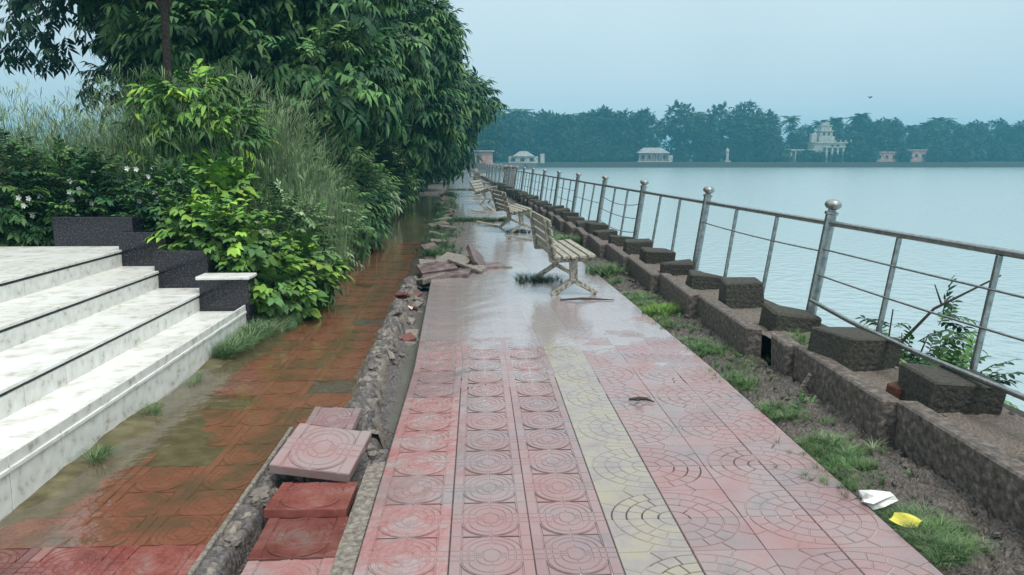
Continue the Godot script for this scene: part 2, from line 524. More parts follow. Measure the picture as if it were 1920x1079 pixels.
# oval button inside long rounded rings whose straight sides are cut into short bars
func ring_tile(s: float, sd: int) -> ArrayMesh:
	rng.seed = sd
	var sq := rect(-0.0017, -0.0017, s + 0.0017, s + 0.0017)
	var c := Vector2(s, s) * 0.5
	var L := 0.04
	var list := []
	var button := PackedVector2Array()
	for i in 9: button.append(c + Vector2(0, L * 0.4) + Vector2.from_angle(PI * i / 8.0) * 0.034)
	for i in 9: button.append(c - Vector2(0, L * 0.4) + Vector2.from_angle(PI + PI * i / 8.0) * 0.034)
	list.append(button)
	var rr := [0.034, 0.064, 0.094, 0.120]
	for k in 3:
		var l: float = L * 0.4 if k == 0 else L
		for e in [0, 1]:
			var cc := c + Vector2(0, l if e == 0 else -l)
			var a := 0.0 if e == 0 else PI
			for q in 2: list.append_array(Geometry2D.intersect_polygons(arc_piece(cc, rr[k], rr[k + 1], a + PI / 2 * q, a + PI / 2 * (q + 1)), sq))
			for sx in [-1.0, 1.0]:
				for h in 1:
					var z0: float = (-l if e == 0 else 0.0) + h * l
					var z1: float = z0 + l
					list.append(rect(minf(sx * rr[k], sx * rr[k + 1]) + c.x, z0 + c.y, maxf(sx * rr[k], sx * rr[k + 1]) + c.x, z1 + c.y))
	for sx in [0, 1]:
		for sy in [0, 1]:
			var q := rect(-0.0017 if sx == 0 else s * 0.5, -0.0017 if sy == 0 else s * 0.5, s * 0.5 if sx == 0 else s + 0.0017, s * 0.5 if sy == 0 else s + 0.0017)
			var disc := PackedVector2Array()
			for k in 24: disc.append(c + Vector2(0, L if sy == 1 else -L) + Vector2.from_angle(TAU * k / 24.0) * 0.120)
			for p in Geometry2D.clip_polygons(q, disc):
				for p2 in Geometry2D.clip_polygons(p, rect(c.x - 0.120, c.y - L, c.x + 0.120, c.y + L)):
					for cut in [rect(-0.01, c.y - L, s + 0.01, c.y), rect(-0.01, c.y, s + 0.01, c.y + L), rect(-0.01, -0.01, c.x - 0.120, c.y - L), rect(c.x + 0.120, -0.01, s + 0.01, c.y - L), rect(-0.01, c.y + L, c.x - 0.120, s + 0.01), rect(c.x + 0.120, c.y + L, s + 0.01, s + 0.01), rect(c.x - 0.120, -0.01, c.x + 0.120, c.y - L), rect(c.x - 0.120, c.y + L, c.x + 0.120, s + 0.01)]:
						list.append_array(Geometry2D.intersect_polygons(p2, cut))
	return tile_mesh(s, list)

func build_paths():
	var ring := [ring_tile(0.333, 5), ring_tile(0.333, 6)]
	var fan := [fan_tile(0.3, 7), fan_tile(0.3, 8)]
	M.ringmesh = ring[0]
	var plain_tile := box_mesh(Vector3(0.327, 0.045, 0.327), 0.005, Vector3(0, -0.0225, 0))
	rng.seed = 11
	# the main walk
	var path := setting("footpath", "wet red and yellow paved walk beside the lake")
	var bed := sheet(-0.484, 1.752, 1.0, -112.0, 2.3, 1.0, func(x, z): return Vector3(x + off(z), -0.0052, z))
	put(bed, "bed", M.jointdirt, path)
	var side := new_st()
	for zi in range(0, 113):
		var za := 1.0 - zi
		var zb := za - 1.0
		for e in [-0.487, 1.762]:
			quad(side, Vector3(e + off(za), -0.0064, za), Vector3(e + off(zb), -0.0064, zb), Vector3(e + off(zb), -0.22, zb), Vector3(e + off(za), -0.22, za))
	put(side.commit(), "slab_edge", M.concrete, path)
	var far_ring := []
	var far_fan := []
	var far_yellow := []
	var count := 0
	# ring-pattern tiles, three columns
	for r in range(0, 345):
		var z := -1.5 - 0.333 * (r + 0.5)
		if z < -111.0: break
		for c in 3:
			var x: float = [-0.3, 0.0475, 0.3815][c]
			var t := Transform3D(Basis(Vector3.UP, (rng.randi() % 2) * PI + 0.027 * float(z < -6.0)), Vector3(x + off(z), rng.randf_range(-0.002, 0.0005), z))
			t.basis = t.basis * Basis(Vector3(rng.randf_range(-1, 1), 0, rng.randf_range(-1, 1)).normalized(), rng.randf_range(0, 0.003))
			if c == 0: t.basis = t.basis.scaled(Vector3(1.07, 1, 1))
			if z > -15.5:
				var which := rng.randi() % 4
				var m: Material = M["tile%d" % which]
				if c == 0 and rng.randf() < 0.55: m = M.pinktile
				put(ring[rng.randi() % 2], "tile", m, path, t)
				count += 1
			else: far_ring.append(t)
	# fan-of-setts tiles: a yellow column, then three pink ones
	for r in range(0, 370):
		var z := -1.5 - 0.3 * (r + 0.5)
		if z < -111.0: break
		for c in 4:
			var x: float = 0.5505 + 0.3 * (c + 0.5)
			var quarter := 0.0
			# tile corner (0,0) faces the centre of its circle
			if c % 2 == 0 and r % 2 == 0: quarter = PI
			elif c % 2 == 1 and r % 2 == 0: quarter = PI / 2
			elif c % 2 == 1 and r % 2 == 1: quarter = 0.0
			else: quarter = -PI / 2
			var turned := quarter
			var t := Transform3D(Basis(Vector3.UP, turned) , Vector3(x + off(z), rng.randf_range(-0.002, 0.0005), z))
			t.basis = Basis(Vector3(rng.randf_range(-1, 1), 0, rng.randf_range(-1, 1)).normalized(), rng.randf_range(0, 0.003)) * t.basis
			if z > -13.0:
				var m: Material = M["tile%d" % (rng.randi() % 4)]
				if c == 0: m = M.yellow0
				put(fan[rng.randi() % 2], "tile", m, path, t)
				count += 1
			elif c == 0: far_yellow.append(t)
			else: far_fan.append(t)
	print("tiles ", count)
	for f in [[far_ring, M.tile0, 1.0], [far_fan, M.tile3, 0.9], [far_yellow, M.yellow0, 0.9]]:
		var mm := MultiMesh.new()
		mm.transform_format = MultiMesh.TRANSFORM_3D
		mm.mesh = plain_tile
		mm.instance_count = f[0].size()
		for i in f[0].size():
			var t: Transform3D = f[0][i]
			t.basis = t.basis.scaled(Vector3(f[2], 1, f[2]))
			mm.set_instance_transform(i, t)
		var o := MultiMeshInstance3D.new()
		o.multimesh = mm
		o.material_override = f[1]
		o.name = "far_tiles"
		tag(o, "", "", "", "stuff")
		path.add_child(o, true)
	var strip_top := sheet(-0.572, -0.483, -1.4, -4.22, 0.012, 0.02, func(x, z): return Vector3(x, -0.006 + 0.007 * n1.get_noise_2d(x * 300.0, z * 200.0) - 0.05 * smoothstep(-4.0, -4.22, z), z))
	put(strip_top, "mortar_strip", M.mortar, path)
	# the flooded walk on the land side
	var low := setting("flooded_path", "red paved strip under muddy brown flood water")
	put(sheet(-2.6, -0.75, 1.0, -60.0, 1.2, 1.0, func(x, z): return Vector3(x + off(z) * 0.9, -0.11, z)), "bed", M.mud, low)
	for r in range(0, 60):
		var z := -1.5 - 0.333 * (r + 0.5)
		for c in 4:
			var x: float = -1.27 - 0.335 * c
			if c == 3 and r > 5: continue
			var y := -0.062 + rng.randf_range(-0.008, 0.006)
			if z > -3.15: y = -0.012 + rng.randf_range(-0.003, 0.002)
			elif z > -3.6: y = -0.035
			var xx := x + off(z) * 0.9
			if z < -4.9: xx += 0.24
			var m: Material = M.redtile if rng.randf() < 0.6 else M.redtile2
			if z < -3.15: m = M.stainedtile
			if rng.randf() < 0.06 and z < -3.6: continue
			var t := Transform3D(Basis(Vector3.UP, rng.randf_range(-0.01, 0.01)), Vector3(xx, y, z))
			if r > 42: continue
			put(ring[rng.randi() % 2], "tile", m, low, t)
	var silt := sheet(-2.45, -0.9, -3.3, -26.0, 0.04, 0.05, func(x, z): return Vector3(x + off(z) * 0.9, -0.068 + 0.055 * n1.get_noise_2d(x * 42.0, z * 24.0) + 0.012 * n1.get_noise_2d(x * 260.0, z * 260.0) + 0.05 * smoothstep(-1.75, -2.15, x) - 0.035 * smoothstep(-1.95, -1.5, x), z))
	tag(put(silt, "silt", M.silt, low), "", "", "", "stuff")
	# border strip of the flooded walk, a thin upright edge beside the front channel
	var strip := new_st()
	for i in 9:
		bevel_box(strip, Vector3(-1.092 + rng.randf_range(-0.003, 0.003), -0.04, -1.7 - 0.34 * i), Vector3(0.022, 0.09, 0.335), 0.004, Basis(Vector3.UP, rng.randf_range(-0.01, 0.01)))
	put(strip.commit(), "edging", M.mortar, low)

# ---------------------------------------------------------------- soil, gully, verge, water
func gully_left(z: float) -> float:
	var x := -0.72 - 0.02 * (-z - 5.0)
	if z > -5.2: x = lerpf(-0.72, -0.58, clampf((z + 5.2) / 0.9, 0, 1))
	return x + 0.05 * n1.get_noise_2d(z * 60.0, 4.0) + 0.045 * n1.get_noise_2d(z * 230.0, 9.0)

func gully_h(x: float, z: float) -> float:
	var lump := 0.022 * n1.get_noise_2d(x * 220.0, z * 220.0) + 0.012 * n2.get_noise_2d(x * 700.0, z * 700.0)
	var h := -0.075 + lump * 0.6
	if z < -4.05:
		var xl := gully_left(z)
		var xr := -0.487 + off(z)
		var inn := smoothstep(xl - 0.02, xl + 0.045, x)
		var end := smoothstep(-11.2, -10.4, z) * smoothstep(-4.05, -4.5, z)
		# crumbling edge of the flooded walk, then the washed-out channel
		var rim := smoothstep(xl - 0.15, xl - 0.10, x) * (1.0 - inn)
		rim *= 1.0 if z > -10.7 else 0.4
		h = lerpf(h, 0.004 + lump * 1.3, rim)
		var rub := clampf((xl + 0.14 - x) / 0.12, 0.0, 1.0)
		var deep := -0.165 + 0.05 * rub + lump * (1.0 + rub)
		h = lerpf(h, lerpf(-0.03 + lump, deep, end), inn)
		if x > xr - 0.012: h = minf(h, -0.06)
	if z > -4.75:
		# channel in front, between the edging and the loose tiles
		var front := smoothstep(-4.75, -4.45, z)
		var w := -0.93 + 0.03 * n1.get_noise_2d(z * 120.0, 2.0)
		if x < -1.095: h = -0.1
		elif x < w + 0.03:
			var pit := smoothstep(w - 0.075, w - 0.03, x) * (1.0 - smoothstep(w, w + 0.03, x))
			var fill := -0.02 + lump * 1.5
			h = lerpf(h, lerpf(fill, -0.165 + lump, pit), front)
		elif x > -0.565:
			h = lerpf(h, -0.014 + lump * 0.35, smoothstep(-4.35, -4.1, z))
		else:
			h = lerpf(h, -0.085 + lump * 0.5, front)
	return maxf(h, -0.185)

func verge_h(x: float, z: float) -> float:
	var t := clampf((x - 1.76 - off(z)) / maxf(0.1, kerb_x(z) - 1.76 - off(z)), 0.0, 1.2)
	var lump := 0.035 * n1.get_noise_2d(x * 130.0, z * 130.0) + 0.026 * n2.get_noise_2d(x * 520.0, z * 520.0) + 0.016 * n1.get_noise_2d(x * 1100.0, z * 1100.0)
	return lerpf(-0.03, -0.005, t) + 1.25 * lump * smoothstep(0.0, 0.25, t) - 0.03 * smoothstep(0.25, 0.0, t)

func ledge_h(x: float, z: float) -> float:
	return 0.165 + 0.02 * n1.get_noise_2d(x * 160.0, z * 160.0) + 0.012 * n2.get_noise_2d(x * 600.0, z * 600.0)

func build_ground():
	n1.seed = 71
	n1.frequency = 0.02
	n1.fractal_octaves = 3
	n2.seed = 72
	n2.frequency = 0.02
	n2.fractal_octaves = 3
	# ground reaching the horizon (the bed of the lake under the water)
	var g := PlaneMesh.new()
	g.size = Vector2(4000, 4000)
	tag(put(g, "ground", M.ground, null, Transform3D(Basis.IDENTITY, Vector3(0, -2.6, 0))), "", "", "", "structure")
	# land the walk lies on
	var land := sheet(0.0, 1.0, 12.0, -225.0, 1.0, 2.0, func(x, z): return Vector3(lerpf(-400.0, minf(rail_x(maxf(z, -70.0)) + 0.06, 3.4), x), -0.21, z))
	tag(put(land, "land", M.soil), "", "", "", "structure")
	# bank wall down to the lake
	var wall := new_st()
	for i in 120:
		var za := 4.0 - i
		var zb := za - 1.0
		var xa := rail_x(maxf(za, -70.0)) + 0.07
		var xb := rail_x(maxf(zb, -70.0)) + 0.07
		quad(wall, Vector3(xa, 0.165, za), Vector3(xb, 0.165, zb), Vector3(xb + 0.25, -2.6, zb), Vector3(xa + 0.25, -2.6, za))
		quad(wall, Vector3(xa - 0.1, 0.163, za), Vector3(xb - 0.1, 0.163, zb), Vector3(xb, 0.165, zb), Vector3(xa, 0.165, za))
	tag(put(wall.commit(), "lake_embankment", M.block), "dark mossy embankment face dropping from the railing to the lake", "", "", "structure")
	# mud between the walks
	var gm := sheet(-1.36, -0.42, -1.4, -13.0, 0.018, 0.02, func(x, z): return Vector3(x, gully_h(x, z), z))
	tag(put(gm, "washed_out_gully", M.gullymud), "grey eroded gully of mud and crumbled cement between the walks", "", "", "structure")
	var crust := sheet(0.0, 1.0, -4.55, -10.8, 0.07, 0.014, func(u, z):
		var x: float = lerpf(gully_left(z) - 0.17, gully_left(z) + 0.035 + 0.03 * n2.get_noise_2d(3.0, z * 300.0), u)
		var e := smoothstep(0.0, 0.2, u)
		return Vector3(x, lerpf(-0.06, maxf(gully_h(x, z), -0.03) - 0.004 + 0.018 * n2.get_noise_2d(x * 260.0, z * 260.0) + 0.008 * n1.get_noise_2d(x * 900.0, z * 900.0), e) - 0.09 * smoothstep(0.86, 1.0, u), z))
	tag(put(crust, "broken_cement_edge", M.mortar), "crumbled pale cement edge of the flooded walk", "", "", "structure")
	var crust2 := sheet(-1.083, -0.99, -1.4, -4.5, 0.009, 0.014, func(x, z):
		var r := 0.03 * n1.get_noise_2d(z * 160.0, 7.0)
		return Vector3(x, -0.022 + 0.025 * n2.get_noise_2d(x * 300.0, z * 300.0) - 0.12 * smoothstep(-1.035 + r, -0.99 + r, x), z))
	tag(put(crust2, "broken_cement_edge", M.mortar), "crumbled cement filling the front channel beside the edging", "", "", "structure")
	var pud := sheet(-0.75, -0.46, -4.2, -10.5, 0.3, 0.5, func(x, z): return Vector3(x + off(z), -0.152, z))
	tag(put(pud, "gully_water", M.gullywater), "", "", "", "structure")
	# muddy verge and soil ledge under the railing
	var ver := sheet(0.0, 1.0, 1.0, -14.0, 0.035, 0.025, func(u, z):
		var x := lerpf(1.70 + off(z), kerb_x(z) + 0.05, u)
		return Vector3(x, verge_h(x, z), z))
	tag(put(ver, "muddy_verge", M.mud), "bare grey mud verge between the walk and the kerb", "", "", "structure")
	var ver2 := sheet(0.0, 1.0, -14.0, -112.0, 0.2, 0.25, func(u, z):
		var x := lerpf(1.70 + off(z), maxf(kerb_x(z), 1.75 + off(z)) + 0.05, u)
		return Vector3(x, verge_h(x, z), z))
	tag(put(ver2, "muddy_verge", M.mud), "bare mud strip along the far walk", "", "", "structure")
	var led := sheet(0.0, 1.0, 3.0, -20.0, 0.06, 0.04, func(u, z):
		var x := lerpf(kerb_x(z) + 0.125, rail_x(z) + 0.0, u)
		return Vector3(x, ledge_h(x, z), z))
	tag(put(led, "soil_ledge", M.ledge), "littered soil ledge under the railing", "", "", "structure")
	var led2 := sheet(0.0, 1.0, -20.0, -112.0, 0.25, 0.4, func(u, z):
		var x := lerpf(kerb_x(z) + 0.11, maxf(rail_x(maxf(z, -70.0)), kerb_x(z) + 0.3), u)
		return Vector3(x, ledge_h(x, z), z))
	tag(put(led2, "soil_ledge", M.ledge), "soil ledge under the far railing", "", "", "structure")
	# planting bed on the land side
	var bedm := sheet(-16.0, -1.95, -7.3, -112.0, 0.35, 0.4, func(x, z):
		var e := smoothstep(-2.0, -2.7, x - off(z) * 0.9)
		return Vector3(x, lerpf(-0.13, 0.14, e) + 0.05 * n1.get_noise_2d(x * 30.0, z * 30.0), z))
	tag(put(bedm, "planting_bed", M.soil), "", "", "", "structure")
	# flood water, rain film on the walk, lake
	var fl := sheet(0.0, 1.0, -2.9, -34.0, 0.25, 0.1, func(u, z):
		var e: float = -1.1 if z > -4.85 else (gully_left(z) - 0.06 if z > -11.0 else -0.66 + off(z) * 0.9)
		return Vector3(lerpf(-2.7 + off(z) * 0.9, e, u), -0.024, z))
	tag(put(fl, "flood_water", M.flood), "muddy brown flood water over the land-side walk", "", "", "structure")
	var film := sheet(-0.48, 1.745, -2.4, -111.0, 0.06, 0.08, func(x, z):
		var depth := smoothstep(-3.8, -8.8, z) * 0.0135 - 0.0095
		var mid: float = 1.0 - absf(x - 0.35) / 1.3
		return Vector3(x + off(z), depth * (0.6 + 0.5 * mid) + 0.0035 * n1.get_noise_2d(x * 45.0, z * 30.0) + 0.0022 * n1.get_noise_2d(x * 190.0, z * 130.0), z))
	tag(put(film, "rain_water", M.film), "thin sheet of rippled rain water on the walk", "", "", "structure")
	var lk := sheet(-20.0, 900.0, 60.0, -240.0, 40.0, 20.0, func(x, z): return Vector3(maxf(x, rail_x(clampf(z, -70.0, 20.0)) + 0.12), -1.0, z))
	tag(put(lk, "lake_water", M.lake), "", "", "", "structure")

# ---------------------------------------------------------------- kerb, railing, blocks
func build_edge():
	var kerb := base("concrete_kerb", "weathered grey brown concrete kerb along the muddy verge, broken in one place", "kerb")
	rng.seed = 21
	var z := 0.5
	while z > -62.0:
		var l := rng.randf_range(1.35, 1.75)
		if z > -5.9 and z - l < -5.9: l = z + 5.9
		var zb := z - l
		var zm := (z + zb) * 0.5
		var ang := -0.0305
		var x := kerb_x(zm) + 0.06 + rng.randf_range(-0.006, 0.006)
		var drop := 0.0
		if zm > -5.9: x += 0.045
		var st := new_st()
		bevel_box(st, Vector3(0, 0.055, 0), Vector3(0.12, 0.36, l - 0.012), 0.012, Basis.IDENTITY, 0.006)
		var o := put(st.commit(), "kerb_stone", M.kerb, kerb, Transform3D(Basis(Vector3.UP, ang + rng.randf_range(-0.005, 0.005)) * Basis(Vector3.BACK, rng.randf_range(-0.03, 0.03)), Vector3(x, drop + rng.randf_range(-0.008, 0.004), zm)))
		z = zb
		if absf(zb + 5.9) < 0.01: z -= 0.22

	# railing: a post every 3.2 m, two balusters between; it leans out over the water
	var pr := 0.045
	var post_mesh := lathe_mesh([Vector2(0.0, 0.0), Vector2(0.075, 0.0), Vector2(0.075, 0.012), Vector2(pr, 0.016), Vector2(pr, 0.93), Vector2(0.056, 0.935), Vector2(0.056, 0.955), Vector2(0.034, 0.962), Vector2(0.034, 0.972)], 18)
	var cap := []
	cap.append(Vector2(0.034, 0.972))
	for i in 9:
		var a := -PI / 2 + PI * (i + 1.0) / 9.5
		cap.append(Vector2(0.07 * cos(a), 1.016 + 0.046 * sin(a)))
	cap.append(Vector2(0.0, 1.066))
	var cap_mesh := lathe_mesh(cap, 18)
	var bal_mesh := box_mesh(Vector3(0.034, 0.82, 0.034), 0.006, Vector3(0, 0.43, 0))
	var rail := base("steel_railing", "stainless steel railing with ball topped posts leaning out over the lake", "railing")
	var lean := deg_to_rad(-8.2)
	var posts := []
	for k in range(-3, 17):
		posts.append(-6.71 - 3.2 * k)
	var tops := []
	rng.seed = 31
	var foot := func(zz: float) -> Vector3: return Vector3(rail_x(zz), 0.16, zz)
	var at_h := func(zz: float, h: float) -> Vector3:
		return Vector3(rail_x(zz), 0.16, zz) + Basis(Vector3.BACK, lean) * Vector3(0, h, 0)
	for i in posts.size():
		var zz: float = posts[i]
		var t := Transform3D(Basis(Vector3.BACK, lean + rng.randf_range(-0.012, 0.012)), foot.call(zz))
		var p := put(post_mesh, "post", M.steel, rail, t)
		put(cap_mesh, "ball_cap", M.steel, p)
		if i + 1 < posts.size():
			var zn: float = posts[i + 1]
			put(tube_mesh([at_h.call(zz, 0.86), at_h.call(zn, 0.86)], [0.024, 0.024], 10), "top_rail", M.steel, rail)
			for b in [1, 2]:
				var zb: float = lerpf(zz, zn, b / 3.0)
				put(bal_mesh, "baluster", M.steel, rail, Transform3D(Basis(Vector3.BACK, lean + rng.randf_range(-0.015, 0.015)), at_h.call(zb, 0.0)))
			var levels := [0.64]
			match i:
				0, 1, 2: levels = [0.64, 0.42]
				3: levels = [0.62]
				4: levels = []
				5: levels = [0.66, 0.42, 0.2]
				6: levels = [0.5]
				_: levels = [0.62, 0.36] if rng.randf() < 0.5 else [0.5]
			for h in levels:
				var pts := []
				var rad := []
				var sag := rng.randf_range(0.0, 0.02) if i != 5 else rng.randf_range(0.04, 0.09)
				for q in 9:
					var f := q / 8.0
					pts.append(at_h.call(lerpf(zz, zn, f), h - 4.0 * sag * f * (1.0 - f)) + Vector3(-0.02, 0, 0))
					rad.append(0.0075)
				put(tube_mesh(pts, rad, 6), "thin_bar", M.steel, rail)
	# fallen lower pipe by the near post
	var pipe := put(tube_mesh([Vector3(2.80, 0.37, -6.6), Vector3(2.72, 0.37, -5.7), Vector3(2.70, 0.365, -4.7), Vector3(2.76, 0.36, -3.4)], [0.017, 0.017, 0.017, 0.017], 10), "lower_pipe", M.steel, null)
	tag(pipe, "bent steel pipe lying over the dark block beside the near railing post", "pipe")

	# mossy blocks under post and baluster
	rng.seed = 41
	for k in range(-8, 34):
		var zz := -6.71 - 3.2 / 3.0 * k
		var w := rng.randf_range(0.36, 0.42)
		var h := rng.randf_range(0.13, 0.22)
		var d := rng.randf_range(0.26, 0.38)
		var roll := rng.randf_range(-0.1, 0.05)
		var yaw := rng.randf_range(-0.12, 0.12)
		var x := rail_x(zz) - 0.28 + rng.randf_range(-0.03, 0.03)
		var dz := 0.24
		var label := "dark mossy concrete block under the railing"
		if k == 0:
			roll = -0.14
			h = 0.15
			label = "dark mossy block sunk and tilted at the near railing post"
			x += 0.02
		elif k == 1: h = 0.23
		elif k == -1:
			yaw = 0.28
			label = "dark concrete block with a worn pale top, a steel pipe lying across it"
			x -= 0.06
			dz = 0.35
			w = 0.44
			d = 0.4
		var st := new_st()
		bevel_box(st, Vector3(0, h * 0.5 - 0.03, 0), Vector3(w, h + 0.06, d), rng.randf_range(0.01, 0.024), Basis.IDENTITY, 0.022)
		var o := put(st.commit(), "railing_block", M.block, null, Transform3D(Basis(Vector3.UP, yaw) * Basis(Vector3.BACK, roll), Vector3(x, 0.165, zz + dz)))
		tag(o, label, "concrete block", "blocks under the railing")

# ---------------------------------------------------------------- bench
func make_bench() -> Node3D:
	var b := base("park_bench", "weathered cream slatted bench with a dark weed clump under it", "bench", Vector3.ZERO, 0.0, "benches along the lake walk")
	rng.seed = 51
	# seat faces +x (the lake), slats along z
	var L := 1.75
	for i in 5:
		var x := 0.04 + 0.098 * i
		put(box_mesh(Vector3(0.078, 0.032, L), 0.006, Vector3(x, 0.452 + 0.004 * absf(i - 2.0), 0), 0.002), "seat_slat", M.paint, b)
	for s in [-1, 1]:
		var zz: float = s * (L * 0.5 - 0.16)
		var st := new_st()
		bevel_box(st, Vector3(0.22, 0.41, zz), Vector3(0.5, 0.05, 0.07), 0.008)
		put(st.commit(), "seat_bearer", M.paint, b)
		st = new_st()
		bevel_box(st, Vector3(0.24, 0.275, zz), Vector3(0.085, 0.25, 0.085), 0.008)
		var leg := put(st.commit(), "leg", M.paint, b)
		for e in [-1, 1]:
			st = new_st()
			var a := Vector3(0.24, 0.17, zz)
			var c := Vector3(0.24 + e * 0.25, 0.022, zz)
			var d: Vector3 = (c - a)
			var bas := Basis(Vector3.BACK, atan2(d.y, d.x))
			bevel_box(st, (a + c) * 0.5, Vector3(d.length() + 0.03, 0.055, 0.075), 0.008, bas)
			put(st.commit(), "foot", M.paint, leg)
		# back upright
		put(tube_mesh([Vector3(-0.015, 0.40, zz), Vector3(-0.03, 0.55, zz), Vector3(-0.075, 0.9, zz)], [0.026, 0.026, 0.024], 8), "back_post", M.paint, b)
	for i in 4:
		var y := 0.53 + 0.105 * i
		var st := new_st()
		bevel_box(st, Vector3(0.012 - 0.042 * i * 0.33 - 0.004, y, 0), Vector3(0.026, 0.078, L), 0.005, Basis(Vector3.BACK, 0.125), 0.002)
		put(st.commit(), "back_slat", M.paint, b)
	return b

func build_benches():
	var b := make_bench()
	var spots := [[0.83, -9.85, 0.05, 0.035, ""], [0.62, -17.6, 0.14, 0.15, "weathered cream slatted bench tilted sideways over a weed line across the walk"], [0.27, -28.0, -0.2, 0.36, "cream bench leaning over beside the kerb, third along from the flooded steps"], [-0.05, -39.5, 0.16, -0.12, "small far bench of the walk, fourth along from the flooded steps"], [-0.4, -51.0, 0.05, 0.0, "smallest far bench, last along the walk towards the teal shed"]]
	for i in spots.size():
		var s: Array = spots[i]
		var o: Node3D = b if i == 0 else copy(b, "park_bench", s[4], "benches along the lake walk")
		o.position = Vector3(s[0], 0.0, s[1])
		o.rotation = Vector3(0, s[2], s[3])
		if s[3] > 0.0: o.position.y = -0.01

# ---------------------------------------------------------------- steps
func build_steps():
	var s := base("marble_steps", "white marble tiled steps rising from the flooded walk", "steps")
	rng.seed = 61
	var R := 0.162
	# [front x, end z]
	var lv := [[-2.12, -7.34], [-2.54, -7.68], [-3.02, -8.05], [-3.5, -8.4]]
	var zn := 1.5
	for i in 4:
		var fx: float = lv[i][0]
		var ez: float = lv[i][1]
		var y := R * (i + 1)
		var back: float = lv[i + 1][0] if i < 3 else -6.0
		var st := new_st()
		bevel_box(st, Vector3((fx + back) * 0.5 - 0.03, y * 0.5 - 0.13, (zn + ez) * 0.5), Vector3(fx - back + 0.02, y + 0.21, zn - ez), 0.004)
		put(st.commit(), "core", M.grout, s)
		var z := zn
		while z > ez + 0.02:
			var l := minf(0.46, z - ez)
			st = new_st()
			bevel_box(st, Vector3(fx + 0.004, y - R * 0.5 - 0.012, z - l * 0.5), Vector3(0.014, R - 0.03 + (0.2 if i == 0 else 0.0), l - 0.006), 0.002)
			put(st.commit(), "riser_tile", M.riser, s)
			var xx := fx + 0.022
			while xx > back + 0.03:
				var w := minf(0.47 if i < 3 else 0.6, xx - back)
				st = new_st()
				bevel_box(st, Vector3(xx - w * 0.5, y + 0.006, z - l * 0.5), Vector3(w - 0.004, 0.022, l - 0.007), 0.003)
				put(st.commit(), "tread_tile", M.marble if rng.randf() < 0.6 else M.marble2, s)
				xx -= w
			z -= l
	# dark granite cheek wall stepping up behind the ends of the treads
	var c := base("granite_cheek_wall", "stepped black polished granite wall at the end of the white steps", "wall")
	var blocks := [[-2.30, -7.46, 0.165, 0.30, 0.44], [-2.79, -7.80, 0.33, 0.36, 0.5], [-3.28, -8.16, 0.495, 0.34, 0.46], [-3.9, -8.5, 0.66, 0.3, 0.8]]
	for i in blocks.size():
		var b: Array = blocks[i]
		var st := new_st()
		bevel_box(st, Vector3(b[0], (b[2] + b[3]) * 0.5, b[1]), Vector3(b[4], b[3] + b[2], 0.22), 0.005)
		put(st.commit(), "granite_block", M.granite, c)
		if i == 0:
			put(box_mesh(Vector3(b[4] + 0.04, 0.03, 0.26), 0.005, Vector3(b[0], b[2] + b[3] + 0.016, b[1] + 0.005)), "white_coping", M.marble, c)

# ---------------------------------------------------------------- loose slabs, rubble, litter
func slab(called: String, label: String, at: Vector3, size: Vector3, turn: Vector3, m: Material, group := "", patterned := true):
	var t := Transform3D(Basis.from_euler(turn), at)
	var o: MeshInstance3D
	if patterned:
		t.basis = t.basis * Basis.from_scale(Vector3(size.x / 0.333, size.y / 0.045, size.z / 0.333))
		o = put(M.ringmesh, called, m, null, t)
	else:
		o = put(box_mesh(size, 0.008, Vector3(0, -size.y * 0.5, 0), 0.01), called, m, null, t)
	tag(o, label, "paving tile", group)
	return o

